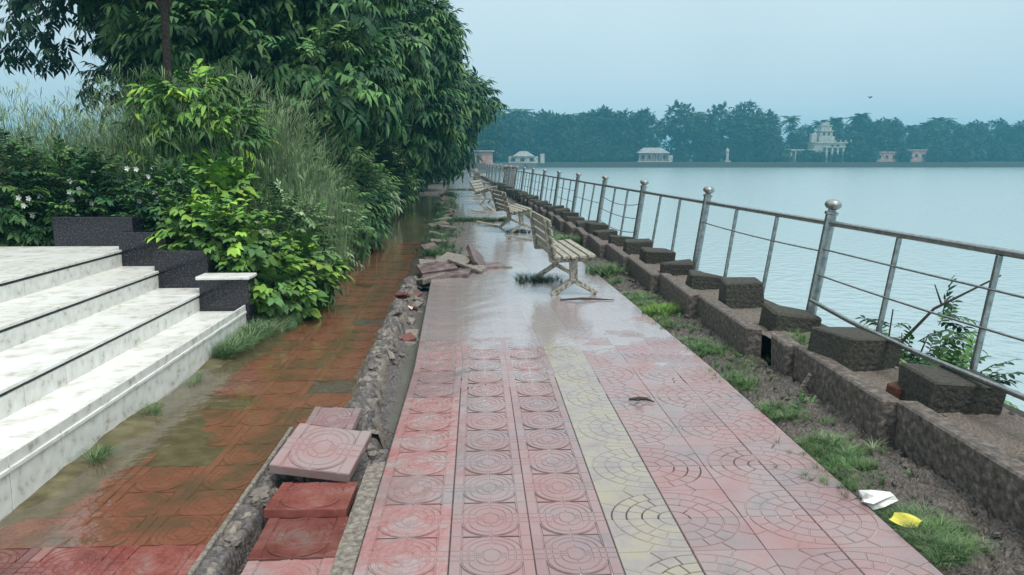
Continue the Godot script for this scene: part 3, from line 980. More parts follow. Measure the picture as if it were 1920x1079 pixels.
func build_debris():
	rng.seed = 81
	# column of loosened tiles beside the front channel
	slab("loose_tile", "bright pink loosened paving tile lying flat between two grey channels", Vector3(-0.735, -0.005, -2.83), Vector3(0.34, 0.045, 0.36), Vector3(0.0, 0.02, 0.01), M.pinktile)
	slab("loose_tile", "dull red loosened tile butting against the bright pink one", Vector3(-0.745, -0.008, -3.21), Vector3(0.35, 0.045, 0.36), Vector3(0.01, 0.01, 0.0), M.redtile2)
	slab("loose_tile", "dark red loosened tile with its front edge lifted over a black gap", Vector3(-0.765, 0.02, -3.57), Vector3(0.36, 0.045, 0.35), Vector3(-0.06, 0.0, -0.01), M.redtile)
	slab("loose_tile", "large pale mauve upturned tile resting tilted on the red one", Vector3(-0.80, 0.085, -4.02), Vector3(0.40, 0.05, 0.46), Vector3(0.13, -0.12, -0.10), M.tile0)
	slab("loose_tile", "small pale tile at the muddy gully, tipped towards the flood water", Vector3(-0.85, 0.055, -4.56), Vector3(0.28, 0.05, 0.36), Vector3(0.10, -0.04, -0.03), M.tile2)
	# heaved slabs across the end of the gully
	var hs := [
		[Vector3(-0.56, 0.11, -11.0), Vector3(0.5, 0.06, 0.5), Vector3(0.1, 0.2, 0.12), M.brownslab, "broad heaved slab lying on top of the slab heap"],
		[Vector3(-0.42, 0.05, -10.75), Vector3(0.62, 0.07, 0.45), Vector3(0.05, -0.1, 0.05), M.brownslab, "brown heaved slab at the foot of the slab heap"],
		[Vector3(-0.16, 0.12, -11.0), Vector3(0.52, 0.045, 0.08), Vector3(0.0, -0.35, -0.30), M.mortar, "thin pale kerb strip leaning down off the slab heap"],
		[Vector3(0.02, 0.15, -11.4), Vector3(0.32, 0.06, 0.40), Vector3(0.5, 0.25, -0.75), M.brownslab, "grey brown slab standing steeply tilted in the slab heap"],
		[Vector3(0.20, 0.045, -11.55), Vector3(0.34, 0.05, 0.34), Vector3(0.05, 0.3, -0.05), M.brownslab, "low flat broken slab at the lake end of the slab heap"],
		[Vector3(-0.25, 0.06, -11.35), Vector3(0.45, 0.08, 0.5), Vector3(-0.05, 0.5, 0.1), M.brownslab, "dark brown slab buried in the middle of the slab heap"],
		[Vector3(-0.6, 0.06, -11.7), Vector3(0.5, 0.08, 0.5), Vector3(0.02, 0.1, -0.05), M.concrete, "cement crusted slab at the back of the slab heap"]]
	hs.append_array([[Vector3(-0.62, 0.02, -10.55), Vector3(0.34, 0.07, 0.3), Vector3(-0.12, 0.4, 0.2), M.concrete, "brown broken slab tipped into the end of the gully"],
		[Vector3(-0.32, 0.16, -11.3), Vector3(0.42, 0.06, 0.4), Vector3(0.18, -0.4, -0.14), M.mortar, "whitish slab with a broken corner at the crest of the slab heap"],
		[Vector3(-0.05, 0.07, -11.1), Vector3(0.3, 0.07, 0.25), Vector3(0.2, 0.9, 0.1), M.concrete, "dark grey slab fragment under the leaning strip"],
		[Vector3(0.38, 0.03, -11.5), Vector3(0.2, 0.035, 0.16), Vector3(0.0, 0.2, -0.08), M.concrete, "thin dark slab fragment at the tip of the slab heap"]])
	var mound := sheet(-0.85, 0.3, -10.35, -12.3, 0.03, 0.03, func(x, z):
		var d := Vector2((x + 0.32) / 0.52, (z + 11.3) / 0.8).length()
		return Vector3(x, lerpf(0.10, -0.09, smoothstep(0.2, 1.05, d)) + 0.04 * n2.get_noise_2d(x * 400.0, z * 400.0), z))
	tag(put(mound, "earth_mound", M.mud), "heap of brown earth under the heaved slabs", "", "", "structure")
	for h in hs: slab("heaved_slab", h[4], h[0], h[1], h[2], h[3], "heaved slabs at the end of the gully", h[3] != M.mortar and h[3] != M.concrete and h[3] != M.brownslab)
	for i in 12:
		var fz := rng.randf_range(-10.2, -4.9)
		var fx := gully_left(fz) + rng.randf_range(-0.06, 0.12)
		slab("tile_fragment", "broken red tile fragment lying in the gully", Vector3(fx, gully_h(fx, fz) + 0.035, fz), Vector3(rng.randf_range(0.08, 0.17), 0.04, rng.randf_range(0.07, 0.14)), Vector3(rng.randf_range(-0.5, 0.5), rng.randf() * TAU, rng.randf_range(-0.5, 0.5)), [M.redtile2, M.mortar, M.concrete][i % 3], "tile fragments in the gully", false)
	for i in 15:
		var fz := -13.2 - i * 1.35 - rng.randf() * 0.6
		var fx := -0.42 + off(fz) + rng.randf_range(-0.2, 0.12)
		slab("heaved_slab", "heaved brown slab in the broken seam along the far walk", Vector3(fx, rng.randf_range(0.05, 0.11), fz), Vector3(rng.randf_range(0.25, 0.45), 0.06, rng.randf_range(0.25, 0.45)), Vector3(rng.randf_range(-0.3, 0.3), rng.randf() * TAU, rng.randf_range(-0.3, 0.3)), [M.brownslab, M.mortar, M.concrete][i % 3], "heaved slabs along the far seam", false)
	# rubble
	var rocks := []
	for i in 6: rocks.append(rock_mesh(Vector3(0.05, 0.03, 0.04), 100 + i))
	var put_rock := func(p: Vector3, s: float, label: String, group: String, m: Material):
		var t := Transform3D(Basis(Vector3.UP, rng.randf() * TAU) * Basis(Vector3.RIGHT, rng.randf_range(-0.3, 0.3)) * Basis.from_scale(Vector3(s, s * rng.randf_range(0.7, 1.2), s * rng.randf_range(0.8, 1.3))), p)
		var o: MeshInstance3D = put(rocks[rng.randi() % 6], "rubble_stone", m, null, t)
		tag(o, label, "stone", group)
	for p in [[-0.62, -4.42, 0.75], [-0.53, -4.28, 0.7], [-0.52, -4.42, 0.9], [-0.56, -4.12, 0.6]]:
		put_rock.call(Vector3(p[0], gully_h(p[0], p[1]) + 0.012, p[1]), p[2], "whitish stone in the mouth of the gully beside the upturned tile", "stones in the mouth of the gully", M.rubble)
	for i in 34:
		var z := rng.randf_range(-10.4, -4.6)
		var x := gully_left(z) + rng.randf_range(-0.03, 0.12)
		put_rock.call(Vector3(x, gully_h(x, z) + 0.005, z), rng.randf_range(0.2, 0.8), "crumbled cement lump along the broken edge of the gully", "cement lumps along the gully", M.rubble)
	for i in 22:
		var z := rng.randf_range(-4.5, -2.4)
		var x := rng.randf_range(-1.07, -0.95)
		put_rock.call(Vector3(x, gully_h(x, z) + 0.004, z), rng.randf_range(0.3, 0.9), "cement lump in the channel beside the loosened tiles", "cement lumps in the front channel", M.rubble)
	for i in 90:
		var z := rng.randf_range(-12.0, -2.6)
		var x := lerpf(1.95 + off(z), kerb_x(z) - 0.03, sqrt(rng.randf()))
		put_rock.call(Vector3(x, verge_h(x, z) + 0.003, z), rng.randf_range(0.25, 0.8), "clod of grey earth on the muddy verge below the kerb", "clods on the muddy verge", M.mud)
	for i in 24:
		var z := rng.randf_range(-12.0, -3.0)
		var x := lerpf(kerb_x(z) + 0.18, rail_x(z) - 0.1, rng.randf())
		put_rock.call(Vector3(x, ledge_h(x, z) + 0.003, z), rng.randf_range(0.2, 0.55), "small broken stone on the littered ledge under the railing", "stones on the ledge", M.concrete)
	var o := put(box_mesh(Vector3(0.22, 0.07, 0.1), 0.008, Vector3.ZERO, 0.008), "broken_brick", M.brick, null, Transform3D(Basis(Vector3.UP, 0.5), Vector3(2.52, 0.20, -4.55)))
	tag(o, "red brick piece on the ledge below the dark block", "brick")
	var sh := new_st()
	bevel_box(sh, Vector3(0, 0.05, 0), Vector3(0.035, 0.13, 0.012), 0.004, Basis.IDENTITY, 0.006)
	tag(put(sh.commit(), "tile_shard", M.rubble, null, Transform3D(Basis(Vector3.BACK, -0.5), Vector3(2.16, 0.03, -5.15))), "pale upright tile shard leaning against the kerb", "shard")
	# crumpled bag
	var bag := rock_mesh(Vector3(0.07, 0.026, 0.045), 207, 1.3)
	tag(put(bag, "plastic_bag", M.bag, null, Transform3D(Basis(Vector3.UP, 0.4), Vector3(1.80, 0.02, -3.42))), "crumpled white plastic bag at the edge of the verge", "plastic bag")
	var wr := sheet(-0.03, 0.03, -0.06, 0.06, 0.01, 0.01, func(x, z): return Vector3(x, 0.012 * sin(x * 50.0 + z * 30.0) + 0.02, z))
	tag(put(wr, "wrapper", M.yellowplastic, null, Transform3D(Basis(Vector3.UP, 0.7) * Basis(Vector3.BACK, 0.3), Vector3(1.83, 0.0, -3.2))), "yellow plastic wrapper beside the white bag", "wrapper")
	for p in [[0.35, -19.0, 0.5], [0.75, -21.2, -0.4], [0.2, -23.5, 1.0], [0.55, -25.0, 0.2], [0.3, -31.0, 0.7], [0.1, -33.5, -0.5], [0.9, -15.6, 0.9]]:
		tag(put(box_mesh(Vector3(0.08, 0.03, rng.randf_range(0.5, 1.1)), 0.005, Vector3.ZERO, 0.006), "fallen_slat", M.paint, null, Transform3D(Basis(Vector3.UP, p[2]) * Basis(Vector3.RIGHT, 0.05), Vector3(p[0] + off(p[1]) * 0.3, 0.035, p[1]))), "broken bench slat lying on the wet walk between the benches", "slat", "fallen bench slats")
	# twigs on the walk
	for p in [[1.20, -8.75, 0.5, "dark twig lying beside the foot of the nearest bench"], [0.35, -11.5, 1.2, "short dark twig in the rain water behind the slab heap"], [1.05, -5.0, 0.3, "small dark twig on the pink setts"]]:
		var st := new_st()
		var l := 0.3 if p[2] == 0.5 else 0.08
		tube(st, [Vector3(-l, 0.012, 0), Vector3(-l * 0.2, 0.03, 0.03), Vector3(l * 0.4, 0.015, -0.02), Vector3(l, 0.012, 0.03)], [0.008, 0.014, 0.01, 0.004], 6)
		tube(st, [Vector3(-l * 0.2, 0.02, 0.03), Vector3(-l * 0.45, 0.035, 0.1)], [0.008, 0.003], 5)
		tag(put(st.commit(), "twig", M.twig, null, Transform3D(Basis(Vector3.UP, p[2] - 0.5), Vector3(p[0], 0.0, p[1]))), p[3], "twig")

# ---------------------------------------------------------------- plants
func leaf(st: SurfaceTool, root: Vector3, dir: Vector3, up: Vector3, l: float, w: float, droop: float, c: Color):
	var side := dir.cross(up).normalized()
	var nrm := side.cross(dir).normalized()
	var p := []
	var ws := [0.12, 0.9, 0.75, 0.02]
	var ts := [0.0, 0.35, 0.68, 1.0]
	for i in 4:
		var q: Vector3 = root + dir * l * ts[i] + Vector3.DOWN * droop * l * ts[i] * ts[i]
		p.append([q - side * w * ws[i] * 0.5 + nrm * w * 0.12 * ws[i], q + side * w * ws[i] * 0.5 + nrm * w * 0.12 * ws[i]])
	st.set_color(c)
	for i in 3:
		quad(st, p[i][0], p[i + 1][0], p[i + 1][1], p[i][1])

# a twig along +x carrying n leaves
func spray_mesh(sd: int, n: int, tl: float, ll: float, lw: float, droop: float, spread := 0.9) -> ArrayMesh:
	rng.seed = sd
	var st := new_st()
	st.set_color(Color(0.5, 0.45, 0.35))
	tube(st, [Vector3.ZERO, Vector3(tl * 0.5, tl * 0.04, 0), Vector3(tl, -tl * 0.06, 0)], [tl * 0.018, tl * 0.013, tl * 0.005], 3, false)
	for i in n:
		var f := (i + 0.6) / n
		var s := 1.0 if i % 2 == 0 else -1.0
		var root := Vector3(tl * f, tl * (0.06 * f - 0.1 * f * f), 0)
		var d := Vector3(1.0 - 0.4 * spread + rng.randf_range(-0.2, 0.2), rng.randf_range(-0.25, 0.3), s * spread * rng.randf_range(0.6, 1.1)).normalized()
		if i == n - 1: d = Vector3(1, -0.1, rng.randf_range(-0.2, 0.2)).normalized()
		var v := rng.randf_range(0.82, 1.12)
		leaf(st, root, d, Vector3(rng.randf_range(-0.3, 0.3), 1, rng.randf_range(-0.4, 0.4)).normalized(), ll * rng.randf_range(0.75, 1.15), lw * rng.randf_range(0.8, 1.15), droop * rng.randf_range(0.6, 1.4), Color(v, v, v * 0.95))
	return st.commit()

# tuft of blades rising from the origin, height 1
func tuft_mesh(sd: int, n: int, w: float, arch: float, seg := 3, plume := 0.0) -> ArrayMesh:
	rng.seed = sd
	var st := new_st()
	for i in n:
		var a := rng.randf() * TAU
		var d := Vector3(cos(a), 0, sin(a))
		var side := Vector3(-sin(a), 0, cos(a))
		var h := rng.randf_range(0.55, 1.0)
		var r0 := d * rng.randf_range(0.0, 0.09)
		var bend := arch * rng.randf_range(0.4, 1.3)
		var v := rng.randf_range(0.75, 1.15)
		st.set_color(Color(v, v, v))
		var prev := []
		for k in seg + 1:
			var t := float(k) / seg
			var p := r0 + d * bend * t * t * h + Vector3.UP * h * (t - 0.32 * bend * t * t * t)
			var ww := w * (1.0 - t * 0.92)
			var row := [p - side * ww, p + side * ww]
			if k > 0: quad(st, prev[0], row[0], row[1], prev[1])
			prev = row
		if plume > 0.0 and i % 4 == 0:
			st.set_color(Color(1.25, 1.15, 0.95))
			var tip: Vector3 = (prev[0] + prev[1]) * 0.5
			for q in 5:
				var e := (d * rng.randf_range(0.0, 0.7) + Vector3(rng.randf_range(-0.5, 0.5), rng.randf_range(0.2, 1.0), rng.randf_range(-0.5, 0.5))).normalized() * plume
				quad(st, tip, tip + e + side * w * 0.4, tip + e * 1.2, tip + e - side * w * 0.4)
	return st.commit()

# flat frond of a palm along +x, length 1, drooping
func frond_mesh(sd: int) -> ArrayMesh:
	rng.seed = sd
	var st := new_st()
	var n := 15
	for i in n:
		var t := (i + 0.5) / n
		var p := Vector3(t, 0.35 * t - 0.75 * t * t, 0)
		for s in [-1.0, 1.0]:
			var l := 0.32 * sin(PI * (0.15 + 0.8 * t))
			st.set_color(Color(1, 1, 1) * rng.randf_range(0.8, 1.1))
			var q := p + Vector3(l * 0.5, -l * rng.randf_range(0.35, 0.7), s * l)
			quad(st, p - Vector3(0.025, 0, 0), q - Vector3(0.015, 0, 0), q + Vector3(0.015, 0, 0), p + Vector3(0.04, 0, 0))
	tube(st, [Vector3.ZERO, Vector3(0.5, 0.0, 0), Vector3(1.0, -0.4, 0)], [0.02, 0.012, 0.004], 3, false)
	return st.commit()

func cloud_of(mesh: Mesh, m: Material, xf: Array, cols: Array, called: String, parent: Node) -> MultiMeshInstance3D:
	var mm := MultiMesh.new()
	mm.transform_format = MultiMesh.TRANSFORM_3D
	mm.use_colors = true
	mm.mesh = mesh
	mm.instance_count = xf.size()
	for i in xf.size():
		mm.set_instance_transform(i, xf[i])
		mm.set_instance_color(i, cols[i])
	var o := MultiMeshInstance3D.new()
	o.multimesh = mm
	o.material_override = m
	tag(o, "", "", "", "stuff")
	if parent == null:
		o.name = numbered(called)
		add_child(o)
	else:
		o.name = called
		parent.add_child(o, true)
	return o

func tint(list: Array) -> Color:
	var c: Color = list[rng.randi() % list.size()]
	var v := rng.randf_range(0.6, 1.45)
	return Color(c.r * v * rng.randf_range(0.9, 1.1), c.g * v, c.b * v)

# leaves through lobes [centre, radii]; outward twigs, gaps left by a noise
func crown(parent: Node3D, lobes: Array, n: int, mesh: Mesh, m: Material, cols: Array, size: float, sd: int, gap := -0.12, droop := 0.25, freq := 0.55, called := "crown"):
	rng.seed = sd
	var no := FastNoiseLite.new()
	no.seed = sd
	no.frequency = freq
	no.fractal_octaves = 2
	var wsum := 0.0
	var ws := []
	for l in lobes:
		var w: float = pow(l[1].x * l[1].y * l[1].z, 0.66)
		ws.append(w)
		wsum += w
	var xf := []
	var cs := []
	var tries := 0
	while xf.size() < n and tries < n * 8:
		tries += 1
		var pick := rng.randf() * wsum
		var k := 0
		while k < ws.size() - 1 and pick > ws[k]:
			pick -= ws[k]
			k += 1
		var d := Vector3(rng.randfn(), rng.randfn(), rng.randfn()).normalized()
		var r := 0.35 + 0.65 * pow(rng.randf(), 0.45)
		var c: Vector3 = lobes[k][0]
		var R: Vector3 = lobes[k][1]
		var p := c + d * R * r
		var g := no.get_noise_3dv(p)
		if g < gap: continue
		p += d * R * 0.18 * g
		if p.y < 0.05: continue
		var out := (d * Vector3(1, 0.7, 1) + Vector3(rng.randfn(), rng.randfn() * 0.6, rng.randfn()) * 0.55 + Vector3.DOWN * droop).normalized()
		var z := out.cross(Vector3(rng.randf_range(-0.35, 0.35), 1, rng.randf_range(-0.35, 0.35))).normalized()
		var y := z.cross(out).normalized()
		var s := size * rng.randf_range(0.7, 1.3)
		xf.append(Transform3D(Basis(out, y, z) * Basis.from_scale(Vector3(s, s, s)), p))
		cs.append(tint(cols))
	return cloud_of(mesh, m, xf, cs, called, parent)

func trunk(parent: Node3D, h: float, r: float, lobes: Array, bend := Vector3.ZERO, sides := 9):
	var st := new_st()
	var pts := []
	var rad := []
	for i in 8:
		var t := i / 7.0
		pts.append(Vector3(0, h * t - 0.1, 0) + bend * t * t + Vector3(sin(t * 5.0) * 0.04, 0, cos(t * 4.0) * 0.04) * h * 0.2)
		rad.append(r * (1.0 - 0.62 * t) * (1.35 if i == 0 else 1.0))
	tube(st, pts, rad, sides)
	put(st.commit(), "trunk", M.bark, parent)
	for l in lobes:
		var a: Vector3 = pts[clampi(int(2 + rng.randi() % 5), 0, 7)]
		var b: Vector3 = l[0]
		st = new_st()
		tube(st, [a, a.lerp(b, 0.5) + Vector3(0, 0.12 * (b - a).length(), 0), b + (b - a) * 0.25], [r * 0.42, r * 0.28, r * 0.06], 6)
		put(st.commit(), "limb", M.bark, parent)

func scale_lobes(list: Array, s: float) -> Array:
	var r := []
	for l in list: r.append([l[0] * s, l[1] * s])
	return r

func build_plants():
	leafs.broad = spray_mesh(201, 8, 0.34, 0.22, 0.075, 0.75)
	leafs.broad2 = spray_mesh(202, 9, 0.3, 0.17, 0.06, 0.5)
	leafs.small = spray_mesh(203, 12, 0.24, 0.075, 0.034, 0.3)
	leafs.heart = spray_mesh(204, 7, 0.26, 0.13, 0.10, 0.45)
	leafs.tall = tuft_mesh(205, 26, 0.0045, 0.5, 5, 0.06)
	leafs.tuft = tuft_mesh(206, 22, 0.014, 1.0, 3)
	leafs.fine = tuft_mesh(207, 40, 0.0065, 0.4, 4, 0.07)
	var dark := [Color(0.018, 0.068, 0.03), Color(0.03, 0.1, 0.042), Color(0.013, 0.05, 0.024)]
	var mid := [Color(0.075, 0.17, 0.05), Color(0.105, 0.215, 0.065), Color(0.055, 0.135, 0.045)]
	var bright := [Color(0.17, 0.33, 0.055), Color(0.24, 0.41, 0.06), Color(0.11, 0.24, 0.05)]
	var pale := [Color(0.22, 0.31, 0.16), Color(0.28, 0.36, 0.22), Color(0.16, 0.25, 0.12)]
	# --- big drooping tree that fills the middle of the bank
	var t := base("broadleaf_tree", "dense dark green tree with long drooping leaves overhanging the walk", "tree", Vector3(-3.9, 0.1, -16.0))
	var lobes := [[Vector3(0.0, 4.4, 0.0), Vector3(1.7, 1.8, 1.9)], [Vector3(1.5, 4.2, 1.0), Vector3(1.0, 1.4, 1.3)], [Vector3(1.35, 2.7, 2.0), Vector3(0.95, 0.85, 1.2)], [Vector3(0.6, 6.2, -0.5), Vector3(1.7, 1.5, 1.7)], [Vector3(-1.7, 5.0, 0.8), Vector3(1.4, 1.5, 1.5)], [Vector3(1.75, 3.2, -1.2), Vector3(0.95, 1.2, 1.4)], [Vector3(-0.6, 3.0, 1.6), Vector3(1.2, 0.9, 1.2)]]
	trunk(t, 4.2, 0.15, lobes)
	crown(t, lobes, 6500, leafs.broad, M.leaf, dark + mid + [Color(0.11, 0.23, 0.09)], 0.95, 301, -0.12, 0.45)  # last colour mixes in the brighter tone of lit leaves
	crown(t, lobes, 700, leafs.broad2, M.leaf, [Color(0.13, 0.27, 0.09), Color(0.1, 0.2, 0.06)], 0.8, 331, 0.1, 0.3, 0.9, "lit_leaves")  # brighter sprays: the look of lit leaves put into their colour
	# --- the tree behind it, whose twig tips reach out over the walk
	t = base("broadleaf_tree", "green tree behind the drooping one, one bough reaching out against the sky", "tree", Vector3(-3.6, 0.1, -24.0))
	lobes = [[Vector3(0.2, 4.2, 0.0), Vector3(2.0, 1.7, 2.2)], [Vector3(1.9, 4.6, 1.0), Vector3(1.1, 1.2, 1.6)], [Vector3(1.9, 2.6, 0.8), Vector3(1.0, 1.1, 1.8)], [Vector3(0.3, 6.2, -0.8), Vector3(1.9, 1.4, 1.9)], [Vector3(2.2, 3.6, -2.2), Vector3(1.0, 1.1, 1.5)]]
	trunk(t, 4.2, 0.16, lobes)
	crown(t, lobes, 5200, leafs.broad2, M.leaf, mid + dark + [Color(0.11, 0.23, 0.08)], 1.2, 302, -0.12, 0.35)  # brightest list entry again paints lit foliage
	t = base("broadleaf_tree", "dark spreading tree further along the bank with a bough over the walk", "tree", Vector3(-3.4, 0.1, -33.0))
	lobes = [[Vector3(0.2, 4.0, 0.0), Vector3(2.2, 1.9, 2.4)], [Vector3(2.4, 3.7, 0.5), Vector3(1.3, 0.9, 1.6)], [Vector3(3.3, 3.9, -1.0), Vector3(0.8, 0.55, 1.0)], [Vector3(1.8, 2.2, 0.0), Vector3(1.1, 1.3, 2.0)]]
	trunk(t, 4.0, 0.17, lobes)
	crown(t, lobes, 3000, leafs.broad2, M.leaf, dark + mid, 1.6, 303, -0.15, 0.35)
	var more := [[-4.2, -43.0, 0.9, "rounded green tree on the bank beside the far walk"], [-4.0, -55.0, 0.95, "dark green tree on the bank past the benches"], [-4.4, -68.0, 1.0, "far tree on the bank near the end of the walk"], [-6.0, -84.0, 1.15, "last tree on the bank beside the teal shed"]]
	for q in more:
		t = base("broadleaf_tree", q[3], "tree", Vector3(q[0] + off(q[1]) * 0.6, 0.1, q[1]))
		lobes = scale_lobes([[Vector3(0.2, 4.0, 0.0), Vector3(2.3, 2.0, 2.5)], [Vector3(2.0, 3.2, 0.5), Vector3(1.2, 1.4, 2.0)], [Vector3(1.6, 1.7, 0.0), Vector3(1.2, 1.1, 2.4)], [Vector3(-1.5, 5.0, 0.0), Vector3(2.0, 1.6, 2.2)]], q[2])
		trunk(t, 4.0, 0.17, lobes)
		crown(t, lobes, 1300, leafs.broad2, M.leaf, dark + mid, 2.3, 310 + int(-q[1]), -0.15, 0.3)
	# --- tall dark trees standing further back
	var back := [[-5.3, -18.5, 1.0, 305, "tall dark tree with a bare lower stem behind the drooping tree"], [-8.6, -21.0, 1.15, 306, "tall dark tree at the back of the planting"], [-12.4, -12.5, 0.85, 308, "dark tree behind the top of the white steps"], [-6.3, -26.0, 1.2, 309, "tall tree rising behind the row of overhanging trees"]]
	for q in back:
		t = base("tall_tree", q[4], "tree", Vector3(q[0], 0.1, q[1]))
		lobes = scale_lobes([[Vector3(0.0, 5.6, 0.0), Vector3(1.8, 1.8, 1.8)], [Vector3(1.2, 4.2, 0.7), Vector3(1.3, 1.2, 1.3)], [Vector3(-1.3, 4.4, 0.3), Vector3(1.3, 1.2, 1.4)], [Vector3(0.4, 7.4, 0.0), Vector3(1.6, 1.5, 1.6)], [Vector3(0.2, 3.0, -0.6), Vector3(1.3, 0.9, 1.2)]], q[2])
		trunk(t, 6.0 * q[2], 0.13, lobes)
		crown(t, lobes, 1700, leafs.broad2, M.leaf, dark, 1.2, q[3], 0.02, 0.35)
	# --- thin red-brown stem with bare forks
	t = base("young_tree", "slim tree with a bare red brown stem forking high above the grass", "tree", Vector3(-4.25, 0.1, -11.6))
	var st := new_st()
	tube(st, [Vector3(0, 0, 0), Vector3(-0.02, 1.2, 0), Vector3(0.03, 2.4, 0), Vector3(0.04, 3.55, 0)], [0.07, 0.062, 0.055, 0.052], 9)
	put(st.commit(), "trunk", M.bark, t)
	for e in [Vector3(-0.75, 1.1, 0.1), Vector3(0.7, 1.2, -0.1), Vector3(0.1, 1.6, 0.4), Vector3(-0.3, 0.7, -0.5)]:
		st = new_st()
		tube(st, [Vector3(0.04, 3.4, 0), Vector3(0.04, 3.5, 0) + e * 0.5, Vector3(0.04, 3.5, 0) + e], [0.04, 0.024, 0.012], 6)
		put(st.commit(), "limb", M.bark, t)
	crown(t, [[Vector3(-0.8, 5.0, 0), Vector3(0.9, 0.6, 0.9)], [Vector3(0.8, 5.1, 0), Vector3(0.9, 0.6, 0.9)], [Vector3(0, 5.7, 0.2), Vector3(1.1, 0.7, 1.0)]], 700, leafs.broad, M.leaf, dark, 1.0, 320)

	# --- shrubs
	var shrub := func(called: String, label: String, at: Vector3, lob: Array, n: int, mesh: Mesh, cols: Array, size: float, sd: int, flowers := 0):
		var s := base(called, label, "shrub", at)
		rng.seed = sd
		var sst := new_st()
		for k in 7:
			var l: Array = lob[k % lob.size()]
			var tip: Vector3 = l[0] + Vector3(rng.randf_range(-0.6, 0.6), rng.randf_range(-0.2, 0.6), rng.randf_range(-0.6, 0.6)) * l[1]
			tube(sst, [Vector3(rng.randf_range(-0.08, 0.08), -0.1, rng.randf_range(-0.08, 0.08)), tip * 0.5 + Vector3(0, 0.1, 0), tip], [0.016, 0.011, 0.004], 5)
		put(sst.commit(), "stems", M.bark, s)
		crown(s, lob, n, mesh, M.leaf, cols, size, sd, -0.2, 0.15, 1.4, "foliage")
		if flowers:
			var fst := new_st()
			rng.seed = sd + 1
			for k in flowers:
				var l: Array = lob[rng.randi() % lob.size()]
				var d := Vector3(rng.randfn() + 0.5, rng.randfn(), absf(rng.randfn()) + 0.2).normalized()
				var p: Vector3 = l[0] + d * l[1] * 1.02
				for a in 5:
					var e := Vector3(cos(a * TAU / 5), sin(a * TAU / 5), 0.4)
					var f := Vector3(-e.y, e.x, 0)
					quad(fst, p, p + e * 0.02 + f * 0.011, p + e * 0.032, p + e * 0.02 - f * 0.011)
			put(fst.commit(), "blossoms", M.white, s)
	shrub.call("flowering_shrub", "dark small leaved shrub dotted with white flowers above the black granite", Vector3(-3.75, 0.15, -9.3), [[Vector3(0, 0.75, 0), Vector3(0.62, 0.62, 0.5)], [Vector3(-0.7, 0.7, 0.1), Vector3(0.6, 0.7, 0.5)], [Vector3(0.45, 0.5, 0.2), Vector3(0.5, 0.5, 0.45)]], 1500, leafs.small, dark + mid, 0.95, 401, 70)
	shrub.call("flowering_shrub", "dark shrub behind the upper white steps", Vector3(-5.4, 0.3, -8.9), [[Vector3(0, 0.8, 0), Vector3(0.8, 0.75, 0.5)], [Vector3(-0.9, 0.7, 0.0), Vector3(0.7, 0.7, 0.5)]], 1300, leafs.small, dark + mid, 1.0, 402, 40)
	shrub.call("leafy_shrub", "fresh bright green leafy shrub climbing in front of the tall grass", Vector3(-3.45, 0.15, -10.6), [[Vector3(-0.15, 1.95, 0), Vector3(0.5, 0.42, 0.4)], [Vector3(0.3, 1.45, 0.2), Vector3(0.42, 0.5, 0.4)], [Vector3(0.05, 0.9, 0.3), Vector3(0.45, 0.5, 0.4)], [Vector3(-0.5, 1.4, 0.1), Vector3(0.35, 0.45, 0.35)]], 620, leafs.broad2, bright + mid, 0.85, 403)
	shrub.call("leafy_shrub", "lime green heart leaved creeper between the flowering shrub and the tall grass", Vector3(-2.95, 0.12, -9.5), [[Vector3(0, 0.95, 0), Vector3(0.25, 0.32, 0.25)], [Vector3(0.1, 0.45, 0.15), Vector3(0.3, 0.38, 0.3)]], 260, leafs.heart, bright, 0.9, 404)
	shrub.call("leafy_shrub", "mid green leafy shrub spilling over the low black granite block", Vector3(-2.38, 0.05, -8.15), [[Vector3(-0.1, 0.55, 0), Vector3(0.4, 0.45, 0.35)], [Vector3(0.3, 0.32, 0.15), Vector3(0.33, 0.35, 0.35)], [Vector3(-0.4, 0.75, -0.2), Vector3(0.35, 0.4, 0.3)]], 460, leafs.heart, mid + bright, 0.6, 405)
	shrub.call("leafy_shrub", "low broad leaved plant hanging into the edge of the flood water", Vector3(-1.98, -0.02, -8.1), [[Vector3(0, 0.22, 0), Vector3(0.25, 0.22, 0.3)], [Vector3(0.12, 0.35, -0.5), Vector3(0.25, 0.28, 0.3)]], 220, leafs.heart, mid + bright, 0.75, 406)
	shrub.call("leafy_shrub", "fine leaved green shrub bulging over the flood water past the steps", Vector3(-2.35, 0.08, -9.7), [[Vector3(0, 0.55, 0), Vector3(0.48, 0.5, 0.6)], [Vector3(0.2, 0.3, 0.3), Vector3(0.35, 0.35, 0.45)], [Vector3(-0.35, 0.6, -0.3), Vector3(0.4, 0.35, 0.4)]], 1000, leafs.small, mid + pale, 0.9, 407)
	var edge := [[-2.55, -12.2, 1.0, "olive green shrub on the bank before the pale low wall", 411], [-2.5, -14.6, 1.05, "bushy green shrub beside the pale low wall", 412], [-2.9, -17.0, 1.15, "shrub at the foot of the drooping tree", 413], [-2.75, -20.5, 1.1, "yellow green shrub on the bank past the pale low wall", 414], [-2.9, -23.5, 1.25, "rounded shrub under the second overhanging tree", 415], [-2.9, -27.0, 1.3, "grey green shrub at the walk edge under the third tree", 416], [-3.1, -31.0, 1.4, "shrub at the walk edge past the third tree", 417], [-3.3, -36.5, 1.6, "dense hedge-like shrub narrowing the far walk", 418], [-3.6, -43.0, 1.8, "far green shrub at the side of the walk", 419], [-3.9, -51.0, 2.0, "farther green shrub at the side of the walk", 420], [-4.4, -61.0, 2.2, "last shrub at the side of the walk", 421]]
